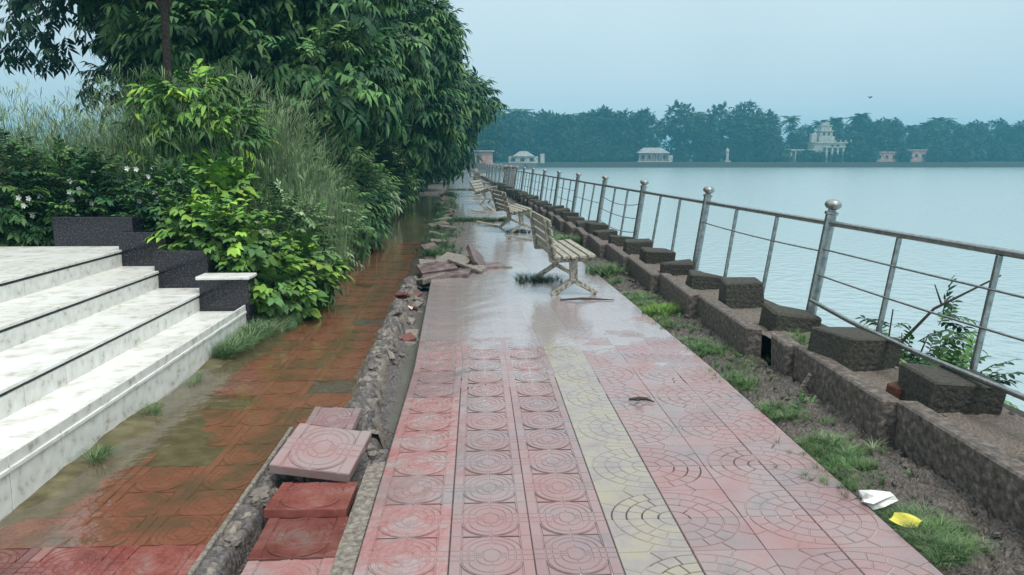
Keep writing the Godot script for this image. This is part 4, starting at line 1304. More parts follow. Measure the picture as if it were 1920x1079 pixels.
	for q in edge:
		var s: float = q[2]
		var cols: Array = [mid + pale, mid + dark, mid + bright][q[4] % 3]
		shrub.call("bank_shrub", q[3], Vector3(q[0] + off(q[1]) * 0.8, 0.1, q[1]), scale_lobes([[Vector3(0, 0.7, 0), Vector3(0.7, 0.65, 0.95)], [Vector3(0.35, 0.4, 0.6), Vector3(0.5, 0.45, 0.7)], [Vector3(-0.4, 1.15, -0.3), Vector3(0.65, 0.6, 0.8)], [Vector3(0.3, 0.45, -0.8), Vector3(0.5, 0.5, 0.6)]], s), 1300, leafs.small if q[4] % 2 else leafs.broad2, cols, (1.2 if q[4] % 2 else 0.75) * s, q[4])

	# --- tall feathery grass
	var clump := func(label: String, at: Vector3, h: float, n: int, spread: Vector2, cols: Array, sd: int, mesh: Mesh):
		rng.seed = sd
		var g := base("tall_grass", label, "grass clump", at, 0.0, "tall grass on the bank")
		var xf := []
		var cs := []
		for i in n:
			var p := Vector3(rng.randfn() * spread.x * 0.5, -0.05, rng.randfn() * spread.y * 0.5)
			var hh := h * rng.randf_range(0.6, 1.05)
			var b := Basis(Vector3.UP, rng.randf() * TAU) * Basis.from_scale(Vector3(hh * 0.8, hh, hh * 0.8))
			b = Basis(Vector3(rng.randfn(), 0, rng.randfn()).normalized(), rng.randf_range(0, 0.2)) * b
			xf.append(Transform3D(b, p))
			cs.append(tint(cols))
		cloud_of(mesh, M.grass, xf, cs, "blades", g)
	clump.call("tall pale feathery grass behind the white flowered shrub", Vector3(-4.45, 0.15, -10.6), 2.35, 60, Vector2(0.8, 0.7), pale, 501, leafs.fine)
	clump.call("tall pale grass clump at the foot of the red brown stem", Vector3(-3.95, 0.15, -11.9), 2.75, 60, Vector2(0.9, 0.7), pale, 502, leafs.fine)
	clump.call("tall grey green grass between the bright shrub and the drooping tree", Vector3(-2.95, 0.12, -11.0), 2.3, 90, Vector2(0.55, 0.7), pale, 503, leafs.fine)
	clump.call("thick grey green grass leaning over the flood water edge", Vector3(-2.4, 0.1, -10.7), 1.65, 90, Vector2(0.5, 0.6), pale, 504, leafs.fine)
	clump.call("dry tipped grass tuft in front of the dark hollow under the tree", Vector3(-3.2, 0.12, -13.8), 1.75, 50, Vector2(0.7, 0.9), pale, 505, leafs.fine)
	clump.call("tall pale grass behind the upper steps", Vector3(-5.9, 0.3, -10.0), 2.2, 60, Vector2(1.2, 0.8), pale, 506, leafs.fine)
	clump.call("wiry grass under the lime green creeper", Vector3(-2.75, 0.1, -9.0), 0.8, 40, Vector2(0.4, 0.4), mid + pale, 507, leafs.fine)
	clump.call("feathery weeds in front of the bright green shrub", Vector3(-3.2, 0.12, -9.75), 1.35, 80, Vector2(0.5, 0.4), pale + bright, 512, leafs.fine)
	clump.call("feathery weeds leaning out beside the lime green creeper", Vector3(-2.62, 0.1, -9.35), 1.15, 80, Vector2(0.4, 0.4), pale + mid, 513, leafs.fine)
	clump.call("sprawling weeds over the low shrub at the water edge", Vector3(-2.12, 0.02, -9.1), 0.7, 70, Vector2(0.3, 0.6), pale + bright, 514, leafs.fine)
	clump.call("tall loose grass in front of the slim red brown stem", Vector3(-4.2, 0.15, -10.9), 2.2, 90, Vector2(0.7, 0.4), pale, 515, leafs.fine)
	clump.call("tall silvery grass rising behind the bright green shrub", Vector3(-3.55, 0.15, -11.2), 2.55, 70, Vector2(0.6, 0.5), pale, 508, leafs.fine)
	clump.call("broad pale grass bank beside the white flowered shrub", Vector3(-4.9, 0.2, -9.9), 1.95, 70, Vector2(0.7, 0.5), pale, 509, leafs.fine)
	clump.call("low arching grass spilling towards the flood water", Vector3(-2.15, 0.05, -10.3), 0.95, 60, Vector2(0.35, 0.8), pale + mid, 510, leafs.fine)
	clump.call("arching grass in front of the pale low wall", Vector3(-2.35, 0.05, -12.6), 1.2, 60, Vector2(0.5, 0.9), pale + mid, 511, leafs.fine)
	# ground cover over the planting bed
	rng.seed = 77
	var gx := []
	var gc := []
	for i in 9000:
		var z := -7.6 - pow(rng.randf(), 1.8) * 90.0
		var x := -2.15 + off(z) * 0.9 - pow(rng.randf(), 1.5) * 7.0
		if z > -8.6 and x < -2.1: continue
		var h := rng.randf_range(0.2, 0.6) * (1.0 + 0.01 * -z)
		gx.append(Transform3D(Basis(Vector3.UP, rng.randf() * TAU) * Basis.from_scale(Vector3(h, h, h)), Vector3(x, 0.02, z)))
		gc.append(tint(mid + pale))
	var gcov := cloud_of(leafs.tuft, M.grass, gx, gc, "ground_cover", null)
	tag(gcov, "low green grass and weeds carpeting the planting bank", "grass")
	# weeds at the foot of the steps and along the flood edge
	rng.seed = 78
	gx = []
	gc = []
	for i in 260:
		var z := rng.randf_range(-7.9, -6.3)
		var x := -2.03 + rng.randf_range(-0.02, 0.22) * smoothstep(-6.0, -7.6, z)
		var h := rng.randf_range(0.08, 0.3)
		gx.append(Transform3D(Basis(Vector3.UP, rng.randf() * TAU) * Basis.from_scale(Vector3(h, h, h)), Vector3(x, -0.06, z)))
		gc.append(tint(mid + pale))
	for i in 60:
		var z := -4.2 - floorf(rng.randf() * 4.0) * 0.75 + rng.randfn() * 0.06
		var h := rng.randf_range(0.06, 0.18)
		gx.append(Transform3D(Basis(Vector3.UP, rng.randf() * TAU) * Basis.from_scale(Vector3(h, h, h)), Vector3(-2.045 + absf(rng.randfn()) * 0.02, -0.06, z)))
		gc.append(tint(mid + pale))
	tag(cloud_of(leafs.tuft, M.grass, gx, gc, "step_weeds", null), "weeds growing along the foot of the white steps", "weeds")
	# verge grass
	rng.seed = 79
	gx = []
	gc = []
	for i in 8000:
		var z := -2.9 - pow(rng.randf(), 1.3) * 20.0
		var u := absf(rng.randfn()) * 0.17
		var x := 1.79 + off(z) + u
		var g := n1.get_noise_2d(5.0, z * 55.0) + 0.35 * n2.get_noise_2d(x * 100.0, z * 100.0)
		if g < -0.05 + u * 1.2: continue
		var h := rng.randf_range(0.03, 0.11)
		gx.append(Transform3D(Basis(Vector3.UP, rng.randf() * TAU) * Basis.from_scale(Vector3(h * 1.2, h, h * 1.2)), Vector3(x, verge_h(x, z) - 0.01, z)))
		gc.append(tint(mid + pale + [Color(0.12, 0.2, 0.06)]))
	tag(cloud_of(leafs.tuft, M.grass, gx, gc, "verge_grass", null), "short green grass along the edge of the muddy verge", "grass")
	# weed lines across and along the far walk
	rng.seed = 80
	gx = []
	gc = []
	for i in 1900:
		var p: Vector2
		if i >= 900: p = Vector2(-0.46 + rng.randfn() * 0.16, -13.0 - pow(rng.randf(), 1.3) * 24.0)
		elif i < 330: p = Vector2(rng.randf_range(-0.5, 1.1), -20.2 + rng.randfn() * 0.16)
		elif i < 480: p = Vector2(rng.randf_range(-0.8, 0.7) + 0.1, -40.0 + rng.randfn() * 0.25)
		elif i < 780: p = Vector2(-0.5 + rng.randfn() * 0.1, rng.randf_range(-34.0, -13.0))
		else: p = Vector2(-0.5 + rng.randfn() * 0.13, -26.0 + rng.randfn() * 1.5)
		var h := rng.randf_range(0.07, 0.22)
		gx.append(Transform3D(Basis(Vector3.UP, rng.randf() * TAU) * Basis.from_scale(Vector3(h, h, h)), Vector3(p.x + (off(p.y) if i >= 480 else off(p.y) * 0.8), -0.01, p.y)))
		gc.append(tint(dark + mid + [Color(0.06, 0.05, 0.03)]))
	tag(cloud_of(leafs.tuft, M.grass, gx, gc, "joint_weeds", null), "dark weeds in the joints across the far walk", "weeds")
	# single weed clumps
	var weed := func(label: String, at: Vector3, h: float, n: int, spread: float, cols: Array, sd: int, called := "weed_clump"):
		rng.seed = sd
		var g := base(called, label, "weeds", at)
		var xf := []
		var cs := []
		for i in n:
			var hh := h * rng.randf_range(0.6, 1.1)
			xf.append(Transform3D(Basis(Vector3.UP, rng.randf() * TAU) * Basis.from_scale(Vector3(hh, hh, hh)), Vector3(rng.randfn() * spread, -0.015, rng.randfn() * spread)))
			cs.append(tint(cols))
		cloud_of(leafs.tuft, M.grass, xf, cs, "blades", g)
	weed.call("dark wet weed clump under the nearest bench", Vector3(0.78, 0.0, -10.2), 0.17, 60, 0.15, dark + [Color(0.03, 0.03, 0.02)], 601)
	weed.call("dark weed clump under the bench by the weed line", Vector3(0.85, 0.0, -17.0), 0.2, 34, 0.14, dark + [Color(0.03, 0.03, 0.02)], 602)
	weed.call("vivid green grass tuft on the muddy verge", Vector3(1.93, 0.0, -8.05), 0.17, 50, 0.1, bright, 603)
	weed.call("grey green weed clump on the verge beside the nearest bench", Vector3(1.78, 0.0, -10.9), 0.25, 60, 0.15, pale + mid, 604)
	weed.call("green weed clump between the benches and the kerb", Vector3(1.62, 0.02, -14.6), 0.3, 60, 0.16, mid + pale, 605)
	weed.call("leafy weed on the ledge beside the pipe", Vector3(2.55, 0.17, -5.9), 0.13, 40, 0.12, mid, 606)
	for q in [[1.85, -7.3, 611], [1.9, -6.4, 612], [1.88, -5.5, 613], [1.94, -4.75, 614], [1.87, -4.1, 615], [1.82, -3.65, 616], [1.98, -5.9, 617]]:
		weed.call("green grass patch at the edge of the walk on the muddy verge", Vector3(q[0], 0.0, q[1]), 0.085, 40, 0.12, mid + [Color(0.12, 0.2, 0.06)], q[2])
		crown(get_child(get_child_count() - 1), [[Vector3(0.03, 0.02, 0), Vector3(0.13, 0.035, 0.22)]], 40, leafs.small, M.leaf, mid, 0.24, q[2] + 40, -0.2, 0.1, 6.0, "leaves")
	for w in get_children():
		if w.name.begins_with("weed_clump") and w.get_meta("label") == "green grass patch at the edge of the walk on the muddy verge": w.set_meta("group", "grass patches on the verge")
	# bush growing out of the embankment behind the near post
	shrub.call("lakeside_bush", "leafy bush with a bare curved branch growing up outside the railing", Vector3(3.12, -0.5, -5.7), [[Vector3(0, 0.55, 0), Vector3(0.24, 0.28, 0.35)], [Vector3(0.25, 0.7, -0.2), Vector3(0.25, 0.26, 0.3)], [Vector3(0.1, 0.4, 0.5), Vector3(0.25, 0.25, 0.3)]], 330, leafs.small, mid + dark, 0.95, 430)
	var bush: Node3D = get_child(get_child_count() - 1)
	st = new_st()
	tube(st, [Vector3(-0.08, 0.1, -0.1), Vector3(0.0, 0.72, 0.0), Vector3(0.16, 0.98, 0.1), Vector3(0.5, 1.25, 0.3)], [0.016, 0.013, 0.011, 0.006], 6)
	tube(st, [Vector3(0.2, 1.02, 0.12), Vector3(0.14, 1.16, 0.12)], [0.008, 0.004], 5)
	tube(st, [Vector3(-0.1, 0.1, -0.1), Vector3(-0.06, 0.95, -0.05)], [0.012, 0.005], 5)
	put(st.commit(), "branch", M.twig, bush)
	# low pale wall glimpsed behind the shrubs
	var w := base("boundary_wall", "low pale bluish wall glimpsed between the bank shrubs", "wall", Vector3(-2.42, 0.0, -16.2), 0.02)
	for i in 4:
		put(box_mesh(Vector3(0.12, 0.62, 0.9), 0.01, Vector3(0, 0.16, 1.4 - i * 0.91)), "wall_panel", M.marble2, w)

# ---------------------------------------------------------------- far bank
func part_box(parent: Node3D, called: String, m: Material, c: Vector3, s: Vector3, b := 0.05):
	return put(box_mesh(s, b, c), called, m, parent)

func build_far():
	rng.seed = 91
	# far bank: retaining wall and land
	var fz := -226.0
	var fb := sheet(-400.0, 900.0, fz, -420.0, 40.0, 10.0, func(x, z): return Vector3(x, 0.45 + 0.012 * (fz - z), z))
	tag(put(fb, "far_bank", M.ground), "", "", "", "structure")
	var st := new_st()
	for i in 130:
		var x := -300.0 + i * 10.0
		quad(st, Vector3(x, 0.45, fz), Vector3(x + 10.0, 0.45, fz), Vector3(x + 10.0, -2.6, fz + 0.8), Vector3(x, -2.6, fz + 0.8))
	tag(put(st.commit(), "far_embankment", M.block), "dark low wall along the far shore", "", "", "structure")
	# near corner of the shore where the walk ends
	var cl := sheet(-60.0, 14.0, -112.0, -227.0, 8.0, 6.0, func(x, z):
		var e: float = lerpf(-1.6, 16.0, clampf((-z - 125.0) / 95.0, 0, 1))
		return Vector3(minf(x, e), 0.3, z))
	tag(put(cl, "corner_land", M.soil), "", "", "", "structure")
	st = new_st()
	for i in 20:
		var za := -112.0 - i * 6.0
		var zb := za - 6.0
		var xa: float = lerpf(-1.6, 16.0, clampf((-za - 125.0) / 95.0, 0, 1))
		var xb: float = lerpf(-1.6, 16.0, clampf((-zb - 125.0) / 95.0, 0, 1))
		quad(st, Vector3(xa, 0.32, za), Vector3(xb, 0.32, zb), Vector3(xb + 0.3, -2.6, zb), Vector3(xa + 0.3, -2.6, za))
	tag(put(st.commit(), "corner_embankment", M.kerb), "", "", "", "structure")
	# trees
	var leaf_far := spray_mesh(221, 9, 1.0, 0.55, 0.36, 0.4)
	var cols := [Color(0.022, 0.06, 0.028), Color(0.03, 0.08, 0.035), Color(0.018, 0.05, 0.026), Color(0.04, 0.09, 0.035)]
	var protos := []
	var shapes := [
		[[Vector3(0, 9.0, 0), Vector3(4.0, 4.5, 4.0)], [Vector3(2.2, 7.0, 1.0), Vector3(3.0, 3.2, 3.0)], [Vector3(-2.2, 6.4, 0.5), Vector3(3.0, 3.4, 3.0)], [Vector3(0.4, 11.8, 0), Vector3(3.5, 2.4, 3.5)], [Vector3(0, 3.6, 0.5), Vector3(3.6, 2.6, 3.0)]],
		[[Vector3(0, 10.0, 0), Vector3(5.2, 3.6, 5.0)], [Vector3(4.2, 9.0, 0.5), Vector3(3.6, 2.8, 3.6)], [Vector3(-4.4, 8.6, 0), Vector3(3.6, 2.9, 3.6)], [Vector3(1.5, 12.6, 0), Vector3(3.6, 2.4, 3.4)], [Vector3(-1.0, 5.6, 1.5), Vector3(4.6, 2.8, 3.6)], [Vector3(2.6, 4.2, 1.0), Vector3(3.6, 2.6, 3.0)]],
		[[Vector3(0, 8.5, 0), Vector3(2.2, 6.2, 2.2)], [Vector3(0.6, 5.0, 0.4), Vector3(2.6, 3.6, 2.6)], [Vector3(-0.4, 12.4, 0), Vector3(2.4, 2.4, 2.4)]],
		[[Vector3(0, 3.6, 0), Vector3(3.6, 3.2, 3.0)], [Vector3(2.4, 2.6, 0.5), Vector3(2.6, 2.2, 2.4)], [Vector3(-2.4, 2.4, 0.3), Vector3(2.6, 2.2, 2.4)]]]
	var names := ["shore_tree", "banyan_tree", "slender_tree", "shore_bush"]
	var labels := ["rounded hazy tree in the wooded row across the lake", "broad spreading hazy tree in the wooded row across the lake", "tall slender hazy tree in the wooded row across the lake", "low rounded bush at the foot of the trees across the lake"]
	for k in 4:
		var t := base(names[k], labels[k], "tree", Vector3(0, 0.4, -250), 0.0, "trees across the lake")
		trunk(t, 8.0 if k < 3 else 2.0, 0.4, shapes[k].slice(0, 3), Vector3.ZERO, 7)
		crown(t, shapes[k], [1700, 2000, 1300, 900][k], leaf_far, M.farleaf, cols, 0.85, 701 + k, -0.2, 0.2, 0.2)
		protos.append(t)
	var palm := base("coconut_palm", "coconut palm rising out of the trees across the lake", "palm", Vector3(0, 0.4, -250), 0.0, "palms across the lake")
	put(tube_mesh([Vector3(0, -0.3, 0), Vector3(0.3, 5, 0), Vector3(0.9, 10, 0), Vector3(1.1, 13.0, 0)], [0.25, 0.18, 0.15, 0.14], 7), "trunk", M.bark, palm)
	var fr := frond_mesh(222)
	rng.seed = 92
	var xf := []
	var cs := []
	for i in 24:
		var e := rng.randf_range(-0.5, 0.9)
		xf.append(Transform3D(Basis(Vector3.UP, rng.randf() * TAU) * Basis(Vector3.BACK, e) * Basis.from_scale(Vector3.ONE * rng.randf_range(3.0, 4.0)), Vector3(1.1, 13.0, 0)))
		cs.append(tint(cols))
	cloud_of(fr, M.farleaf, xf, cs, "crown", palm)
	protos.append(palm)
	names.append("coconut_palm")
	var used := {}
	var place := func(k: int, x: float, z: float, s: float, label := ""):
		var o: Node3D
		if not used.has(k):
			used[k] = true
			o = protos[k]
		else: o = copy(protos[k], names[k])
		o.position = Vector3(x, 0.4, z)
		o.rotation.y = rng.randf() * TAU
		o.scale = Vector3(s * rng.randf_range(0.92, 1.1), s, s * rng.randf_range(0.92, 1.1))
		if label != "": o.set_meta("label", label)
	# px helper: lateral position on the far shore from a bearing
	rng.seed = 93
	# left wood, from behind the bank trees to the gap
	var x := -18.0
	while x < 45.0:
		var k: int = [0, 0, 1, 2, 4][rng.randi() % 5]
		place.call(k, x, -236.0 - rng.randf() * 7.0, rng.randf_range(0.9, 1.06))
		x += rng.randf_range(3.0, 4.8)
	x = -16.0
	while x < 52.0:
		place.call([0, 1, 4, 4][rng.randi() % 4], x, -252.0 - rng.randf() * 8.0, rng.randf_range(0.95, 1.12))
		x += rng.randf_range(3.6, 5.6)
	for q in [-4.0, 0.0, 3.5, 7.0, 11.0]: place.call(0, q, -232.0, 0.95)
	place.call(2, 48.5, -238.0, 1.0)
	place.call(0, 51.0, -240.0, 0.72)
	# the great trees in the middle
	place.call(1, 61.0, -240.0, 1.12, "broadest spreading tree of the far shore, beside the gap by the hip roofed pavilion")
	place.call(1, 71.0, -244.0, 1.1)
	place.call(1, 79.0, -240.0, 1.14)
	place.call(0, 86.0, -243.0, 1.05)
	place.call(0, 66.0, -234.0, 0.72)
	place.call(0, 75.0, -233.0, 0.7)
	place.call(0, 84.0, -234.0, 0.75)
	# right wood, lower, with palms, behind the temple
	x = 90.0
	while x < 260.0:
		var k: int = [4, 0, 4, 2, 0][rng.randi() % 5]
		if not (x > 92.0 and x < 97.0): place.call(k, x, -252.0 - rng.randf() * 8.0, rng.randf_range(0.78, 0.98))
		x += rng.randf_range(3.0, 5.0)
	x = 120.0
	while x < 250.0:
		place.call([0, 0, 2, 1][rng.randi() % 4], x, -240.0 - rng.randf() * 5.0, rng.randf_range(0.65, 0.82))
		x += rng.randf_range(4.5, 6.5)
	x = 8.0
	while x < 90.0:
		if not (x > 45.0 and x < 56.0): place.call(3, x, -231.0 - rng.randf() * 2.0, rng.randf_range(0.6, 0.95))
		x += rng.randf_range(4.0, 6.5)
	x = 112.0
	while x < 250.0:
		place.call(3, x, -237.0, rng.randf_range(0.7, 1.0))
		x += rng.randf_range(5.0, 8.0)
	for q in [[93.5, -229.0, 0.5], [106.5, -229.5, 0.62], [109.0, -231.0, 0.75], [112.5, -228.8, 0.55], [121.0, -228.8, 0.6], [130.5, -229.0, 0.7], [139.0, -229.0, 0.7]]: place.call(3, q[0], q[1], q[2])
	for q in [[96.8, -228.6, 0.42], [101.5, -228.4, 0.36]]: place.call(3, q[0], q[1], q[2])
	for q in [[94.5, -243.0, 0.95], [107.0, -242.0, 0.9], [115.0, -244.0, 1.0]]: place.call(4, q[0], q[1], q[2])
	for q in [[104.5, -238.5, 0.72], [94.0, -239.0, 0.62], [110.5, -236.0, 0.6]]: place.call(0, q[0], q[1], q[2])
	# a few trees behind the end of the walk
	for q in [[-14.0, -130.0, 0.6], [-9.0, -142.0, 0.7], [-22.0, -150.0, 0.8], [-5.0, -170.0, 0.75], [-30.0, -125.0, 0.75], [3.0, -196.0, 0.75]]:
		place.call(0, q[0], q[1], q[2], "hazy tree behind the sheds at the end of the walk")

	# --- hip roofed pavilion by the gap
	var b := base("lakeside_pavilion", "small pinkish white pavilion with a grey hipped roof on the far shore", "pavilion", Vector3(49.6, 0.5, -229.5))
	part_box(b, "wall", M.pinkwall, Vector3(0, 1.2, -1.0), Vector3(8.0, 2.4, 3.6))
	for i in 6: part_box(b, "pillar", M.limewash, Vector3(-4.0 + i * 1.6, 1.25, 1.3), Vector3(0.3, 2.5, 0.3))
	part_box(b, "plinth", M.limewash, Vector3(0, 0.12, 0), Vector3(9.4, 0.3, 5.4))
	part_box(b, "annexe", M.limewash, Vector3(4.6, 1.0, 0.2), Vector3(1.2, 1.8, 3.4))
	for i in 4: part_box(b, "window", M.dark, Vector3(-3.0 + i * 2.0, 1.4, 0.82), Vector3(0.8, 1.0, 0.06), 0.01)
	st = new_st()
	var ra := [Vector3(-4.7, 2.5, 2.2), Vector3(4.4, 2.5, 2.2), Vector3(4.4, 2.5, -3.2), Vector3(-4.7, 2.5, -3.2)]
	var rb := [Vector3(-2.6, 4.0, -0.2), Vector3(2.3, 4.0, -0.2), Vector3(2.3, 4.0, -0.8), Vector3(-2.6, 4.0, -0.8)]
	for i in 4: quad(st, ra[i], ra[(i + 1) % 4], rb[(i + 1) % 4], rb[i])
	quad(st, rb[0], rb[1], rb[2], rb[3])
	quad(st, ra[0], ra[3], ra[2], ra[1])
	put(st.commit(), "roof", M.roofgrey, b)
	# --- temple
	b = base("lakeside_temple", "pale weathered temple with a stepped tower and arcade on the far shore", "temple", Vector3(99.5, 0.5, -231.0))
	part_box(b, "arcade_wall", M.limewash, Vector3(-8.0, 1.6, -1.2), Vector3(9.0, 3.2, 3.0))
	part_box(b, "arcade_roof", M.limewash, Vector3(-7.6, 3.35, -0.6), Vector3(9.0, 0.4, 4.2))
	for i in 7: part_box(b, "arcade_pillar", M.limewash, Vector3(-12.0 + i * 1.5, 1.5, 1.2), Vector3(0.4, 3.0, 0.4))
	for i in 6: part_box(b, "opening", M.dark, Vector3(-11.3 + i * 1.5, 1.3, 0.34), Vector3(0.8, 2.0, 0.08), 0.01)
	part_box(b, "kiosk", M.limewash, Vector3(-11.5, 2.0, 1.0), Vector3(2.8, 1.2, 1.6))
	part_box(b, "main_wall", M.limewash, Vector3(1.0, 2.6, -1.5), Vector3(9.0, 5.2, 5.0))
	for i in 4: part_box(b, "porch_pillar", M.limewash, Vector3(-0.4 + i * 1.6, 2.0, 2.0), Vector3(0.6, 4.0, 0.5))
	for i in 4: part_box(b, "doorway", M.dark, Vector3(-0.8 + i * 1.6, 1.6, 1.04), Vector3(0.9, 2.6, 0.08), 0.01)
	for i in 2: part_box(b, "upper_window", M.dark, Vector3(1.6 + i * 1.6, 4.4, 1.04), Vector3(0.9, 0.9, 0.08), 0.01)
	part_box(b, "porch_roof", M.limewash, Vector3(2.0, 4.15, 1.2), Vector3(6.0, 0.3, 2.4))
	part_box(b, "terrace", M.limewash, Vector3(1.2, 5.4, -1.5), Vector3(9.8, 0.4, 5.6))
	for i in 8: part_box(b, "parapet_post", M.limewash, Vector3(-3.6 + i * 1.5, 5.9, 1.2), Vector3(0.3, 0.7, 0.3))
	part_box(b, "turret", M.limewash, Vector3(-3.2, 6.8, -1.0), Vector3(1.6, 2.6, 1.6))
	part_box(b, "tower_base", M.limewash, Vector3(0.2, 6.4, -1.6), Vector3(4.6, 1.7, 4.0))
	part_box(b, "tower_stage", M.limewash, Vector3(0.2, 7.9, -1.6), Vector3(3.6, 1.4, 3.2))
	part_box(b, "tower_cornice", M.limewash, Vector3(0.2, 8.75, -1.6), Vector3(4.2, 0.25, 3.8))
	part_box(b, "tower_stage", M.limewash, Vector3(0.2, 9.5, -1.6), Vector3(3.0, 1.3, 2.8))
	part_box(b, "tower_cornice", M.limewash, Vector3(0.2, 10.25, -1.6), Vector3(3.5, 0.22, 3.2))
	part_box(b, "tower_crown", M.limewash, Vector3(0.2, 10.75, -1.6), Vector3(2.0, 0.8, 1.8))
	for i in 2: part_box(b, "tower_window", M.dark, Vector3(-0.5 + i * 1.4, 7.9, 0.02), Vector3(0.6, 0.8, 0.08), 0.01)
	# --- pink walls right of the temple
	for q in [[116.5, 7.0, 2.6, "low pink wall building beside the temple on the far shore"], [125.0, 6.5, 3.2, "second pink building past the temple on the far shore"]]:
		b = base("pink_house", q[3], "building", Vector3(q[0], 0.5, -230.5))
		part_box(b, "wall", M.pinkwall, Vector3(0, q[2] * 0.5, 0), Vector3(q[1], q[2], 4.0))
		part_box(b, "roof", M.pinkwall, Vector3(0, q[2] + 0.15, 0), Vector3(q[1] + 0.6, 0.28, 4.6))
		for i in 3: part_box(b, "window", M.dark, Vector3(-q[1] * 0.3 + i * q[1] * 0.3, q[2] * 0.55, 2.02), Vector3(0.8, 0.9, 0.06), 0.01)
	# --- white shrine pillar under the great trees
	b = base("shrine_pillar", "small white pillar shrine under the great trees of the far shore", "shrine", Vector3(70.5, 0.5, -228.5))
	part_box(b, "plinth", M.limewash, Vector3(0, 0.2, 0), Vector3(1.6, 0.4, 1.6))
	part_box(b, "shaft", M.limewash, Vector3(0, 1.7, 0), Vector3(0.7, 2.6, 0.7))
	put(lathe_mesh([Vector2(0.55, 3.0), Vector2(0.5, 3.3), Vector2(0.1, 3.9), Vector2(0.0, 3.9)], 8), "finial", M.limewash, b)
	# --- pink gate house and white low sheds near the end of the walk
	b = base("gate_house", "small pink building with a flat pale roof at the end of the walk", "building", Vector3(1.2, 0.3, -150.0))
	part_box(b, "wall", M.pinkwall, Vector3(0, 1.2, 0), Vector3(3.3, 2.4, 3.0))
	part_box(b, "roof", M.roofgrey, Vector3(0, 2.52, 0), Vector3(4.0, 0.25, 3.8))
	part_box(b, "doorway", M.dark, Vector3(-1.0, 0.9, 1.52), Vector3(0.6, 1.7, 0.05), 0.01)
	part_box(b, "front_wall", M.limewash, Vector3(-0.9, 0.1, 2.4), Vector3(2.2, 0.5, 0.2))
	b = base("boat_shed", "row of low white sheds at the corner of the lake", "shed", Vector3(11.0, 0.3, -196.0))
	part_box(b, "wall", M.limewash, Vector3(0, 0.9, 0), Vector3(7.0, 1.6, 3.0))
	st = new_st()
	quad(st, Vector3(-2.6, 1.7, 1.8), Vector3(2.8, 1.7, 1.8), Vector3(1.0, 2.9, 0), Vector3(-0.8, 2.9, 0))
	quad(st, Vector3(2.8, 1.7, -1.8), Vector3(-2.6, 1.7, -1.8), Vector3(-0.8, 2.9, 0), Vector3(1.0, 2.9, 0))
	tri(st, Vector3(-2.6, 1.7, -1.8), Vector3(-2.6, 1.7, 1.8), Vector3(-0.8, 2.9, 0))
	tri(st, Vector3(2.8, 1.7, 1.8), Vector3(2.8, 1.7, -1.8), Vector3(1.0, 2.9, 0))
	put(st.commit(), "roof", M.roofgrey, b)
	for i in 3: part_box(b, "window", M.dark, Vector3(-2.4 + i * 2.2, 0.9, 1.52), Vector3(1.0, 0.8, 0.06), 0.01)
	part_box(b, "side_booth", M.limewash, Vector3(4.6, 1.2, 0.4), Vector3(1.0, 2.2, 1.4))
	# --- teal shed by the bank trees
	b = base("teal_shed", "teal tarpaulin covered shed beside the last bank tree", "shed", Vector3(-4.6, 0.2, -98.0))
	part_box(b, "wall", M.teal, Vector3(0, 1.1, 0), Vector3(2.4, 2.2, 3.0))
	st = new_st()
	quad(st, Vector3(-1.4, 2.9, 1.8), Vector3(1.5, 2.15, 1.8), Vector3(1.5, 2.15, -1.8), Vector3(-1.4, 2.9, -1.8))
	quad(st, Vector3(-1.4, 2.8, 1.8), Vector3(1.5, 2.05, 1.8), Vector3(1.5, 2.15, 1.8), Vector3(-1.4, 2.9, 1.8))
	put(st.commit(), "roof", M.teal, b)
	# --- dark boundary wall closing the walk
	b = base("end_wall", "dark low wall closing the end of the walk", "wall", Vector3(-2.0, 0.0, -114.0))
	for i in 5: part_box(b, "wall_panel", M.kerb, Vector3(-4.4 + i * 1.7, 0.45, 0), Vector3(1.68, 0.9, 0.25), 0.02)
	# --- concrete pillar and pale railing where the railing turns out
	b = base("gate_pillar", "stubby grey concrete pillar on the railing line far along the walk", "pillar", Vector3(1.62, 0.0, -41.0))
	part_box(b, "shaft", M.concrete, Vector3(0, 0.55, 0), Vector3(0.55, 1.1, 0.5), 0.02)
	part_box(b, "coping", M.concrete, Vector3(0, 1.14, 0), Vector3(0.68, 0.08, 0.62), 0.02)
	# --- bird
	b = base("flying_bird", "small dark bird flying above the trees of the far shore", "bird", Vector3(58.0, 10.4, -120.0), 0.4)
	put(lathe_mesh([Vector2(0.0, -0.3), Vector2(0.04, -0.28), Vector2(0.1, -0.05), Vector2(0.09, 0.12), Vector2(0.05, 0.24), Vector2(0.055, 0.29), Vector2(0.03, 0.34), Vector2(0.0, 0.4)], 8), "body", M.dark, b, Transform3D(Basis(Vector3.BACK, -PI / 2 + 0.15), Vector3.ZERO))
	for s in [-1.0, 1.0]:
		st = new_st()
		quad(st, Vector3(0.12, 0.04, 0), Vector3(0.16, 0.2, s * 0.3), Vector3(-0.06, 0.2, s * 0.32), Vector3(-0.12, 0.03, 0))
		quad(st, Vector3(0.16, 0.2, s * 0.3), Vector3(0.0, 0.1, s * 0.62), Vector3(-0.08, 0.1, s * 0.58), Vector3(-0.06, 0.2, s * 0.32))
		put(st.commit(), "wing", M.dark, b)
	st = new_st()
	quad(st, Vector3(-0.25, -0.02, 0.03), Vector3(-0.48, -0.05, 0.08), Vector3(-0.48, -0.05, -0.08), Vector3(-0.25, -0.02, -0.03))
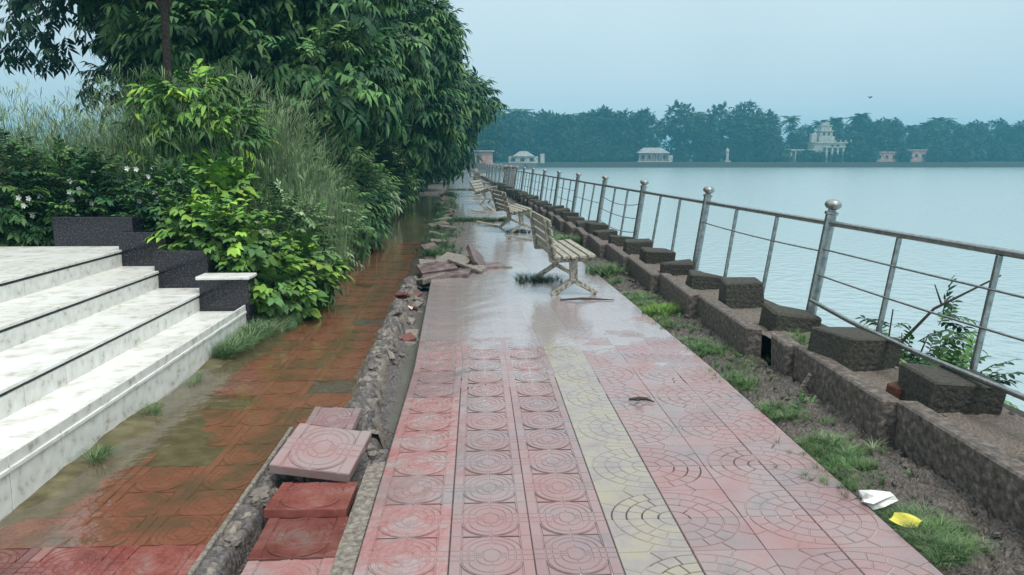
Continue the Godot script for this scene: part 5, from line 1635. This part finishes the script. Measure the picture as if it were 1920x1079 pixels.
	put(st.commit(), "tail", M.dark, b)

# ---------------------------------------------------------------- the scene
func _ready():
	# camera
	var cam := Camera3D.new()
	cam.name = "camera"
	add_child(cam)
	cam.position = Vector3(0, 1.55, 0)
	cam.rotation = Vector3(-atan(242.5 / 1520.0), -atan(65.0 / 1520.0), 0)
	cam.fov = rad_to_deg(2.0 * atan(539.5 / 1520.0))
	cam.near = 0.05
	cam.far = 4000.0
	cam.current = true
	# sky, haze, exposure
	var env := Environment.new()
	env.background_mode = Environment.BG_SKY
	var sky := Sky.new()
	var sm := ProceduralSkyMaterial.new()
	sm.sky_top_color = lin(0.95, 0.99, 1.0)
	sm.sky_horizon_color = lin(0.42, 0.575, 0.665)
	sm.sky_curve = 0.7
	sm.ground_bottom_color = lin(0.12, 0.13, 0.12)
	sm.ground_horizon_color = lin(0.3, 0.42, 0.46)
	var cover := noise_tex(61, 0.006, [[0.0, Color(1, 1, 1, 0.0)], [0.35, Color(1, 1, 1, 0.01)], [0.7, Color(1, 1, 1, 0.05)], [1.0, Color(1, 1, 1, 0.09)]], 512, 5)
	cover.width = 1024
	sm.sky_cover = cover
	sky.sky_material = sm
	env.sky = sky
	env.tonemap_mode = Environment.TONE_MAPPER_LINEAR
	env.tonemap_exposure = 1.2
	env.fog_enabled = true
	env.fog_density = 0.0015
	env.fog_light_color = lin(0.17, 0.64, 0.84)
	env.sdfgi_enabled = true
	env.ssao_enabled = true
	env.ssil_enabled = true
	var we := WorldEnvironment.new()
	we.name = "world"
	we.environment = env
	add_child(we)
	# sun behind cloud
	var sun := DirectionalLight3D.new()
	sun.name = "sun"
	sun.light_energy = 0.75
	sun.light_angular_distance = 24.0
	sun.light_color = Color(1.0, 0.985, 0.96)
	sun.rotation_degrees = Vector3(-62, 35, 0)
	sun.shadow_enabled = true
	add_child(sun)

	make_materials()
	build_ground()
	build_paths()
	print("paths")
	build_edge()
	build_benches()
	build_steps()
	build_debris()
	print("debris")
	build_plants()
	print("plants")
	build_far()
	print("far")
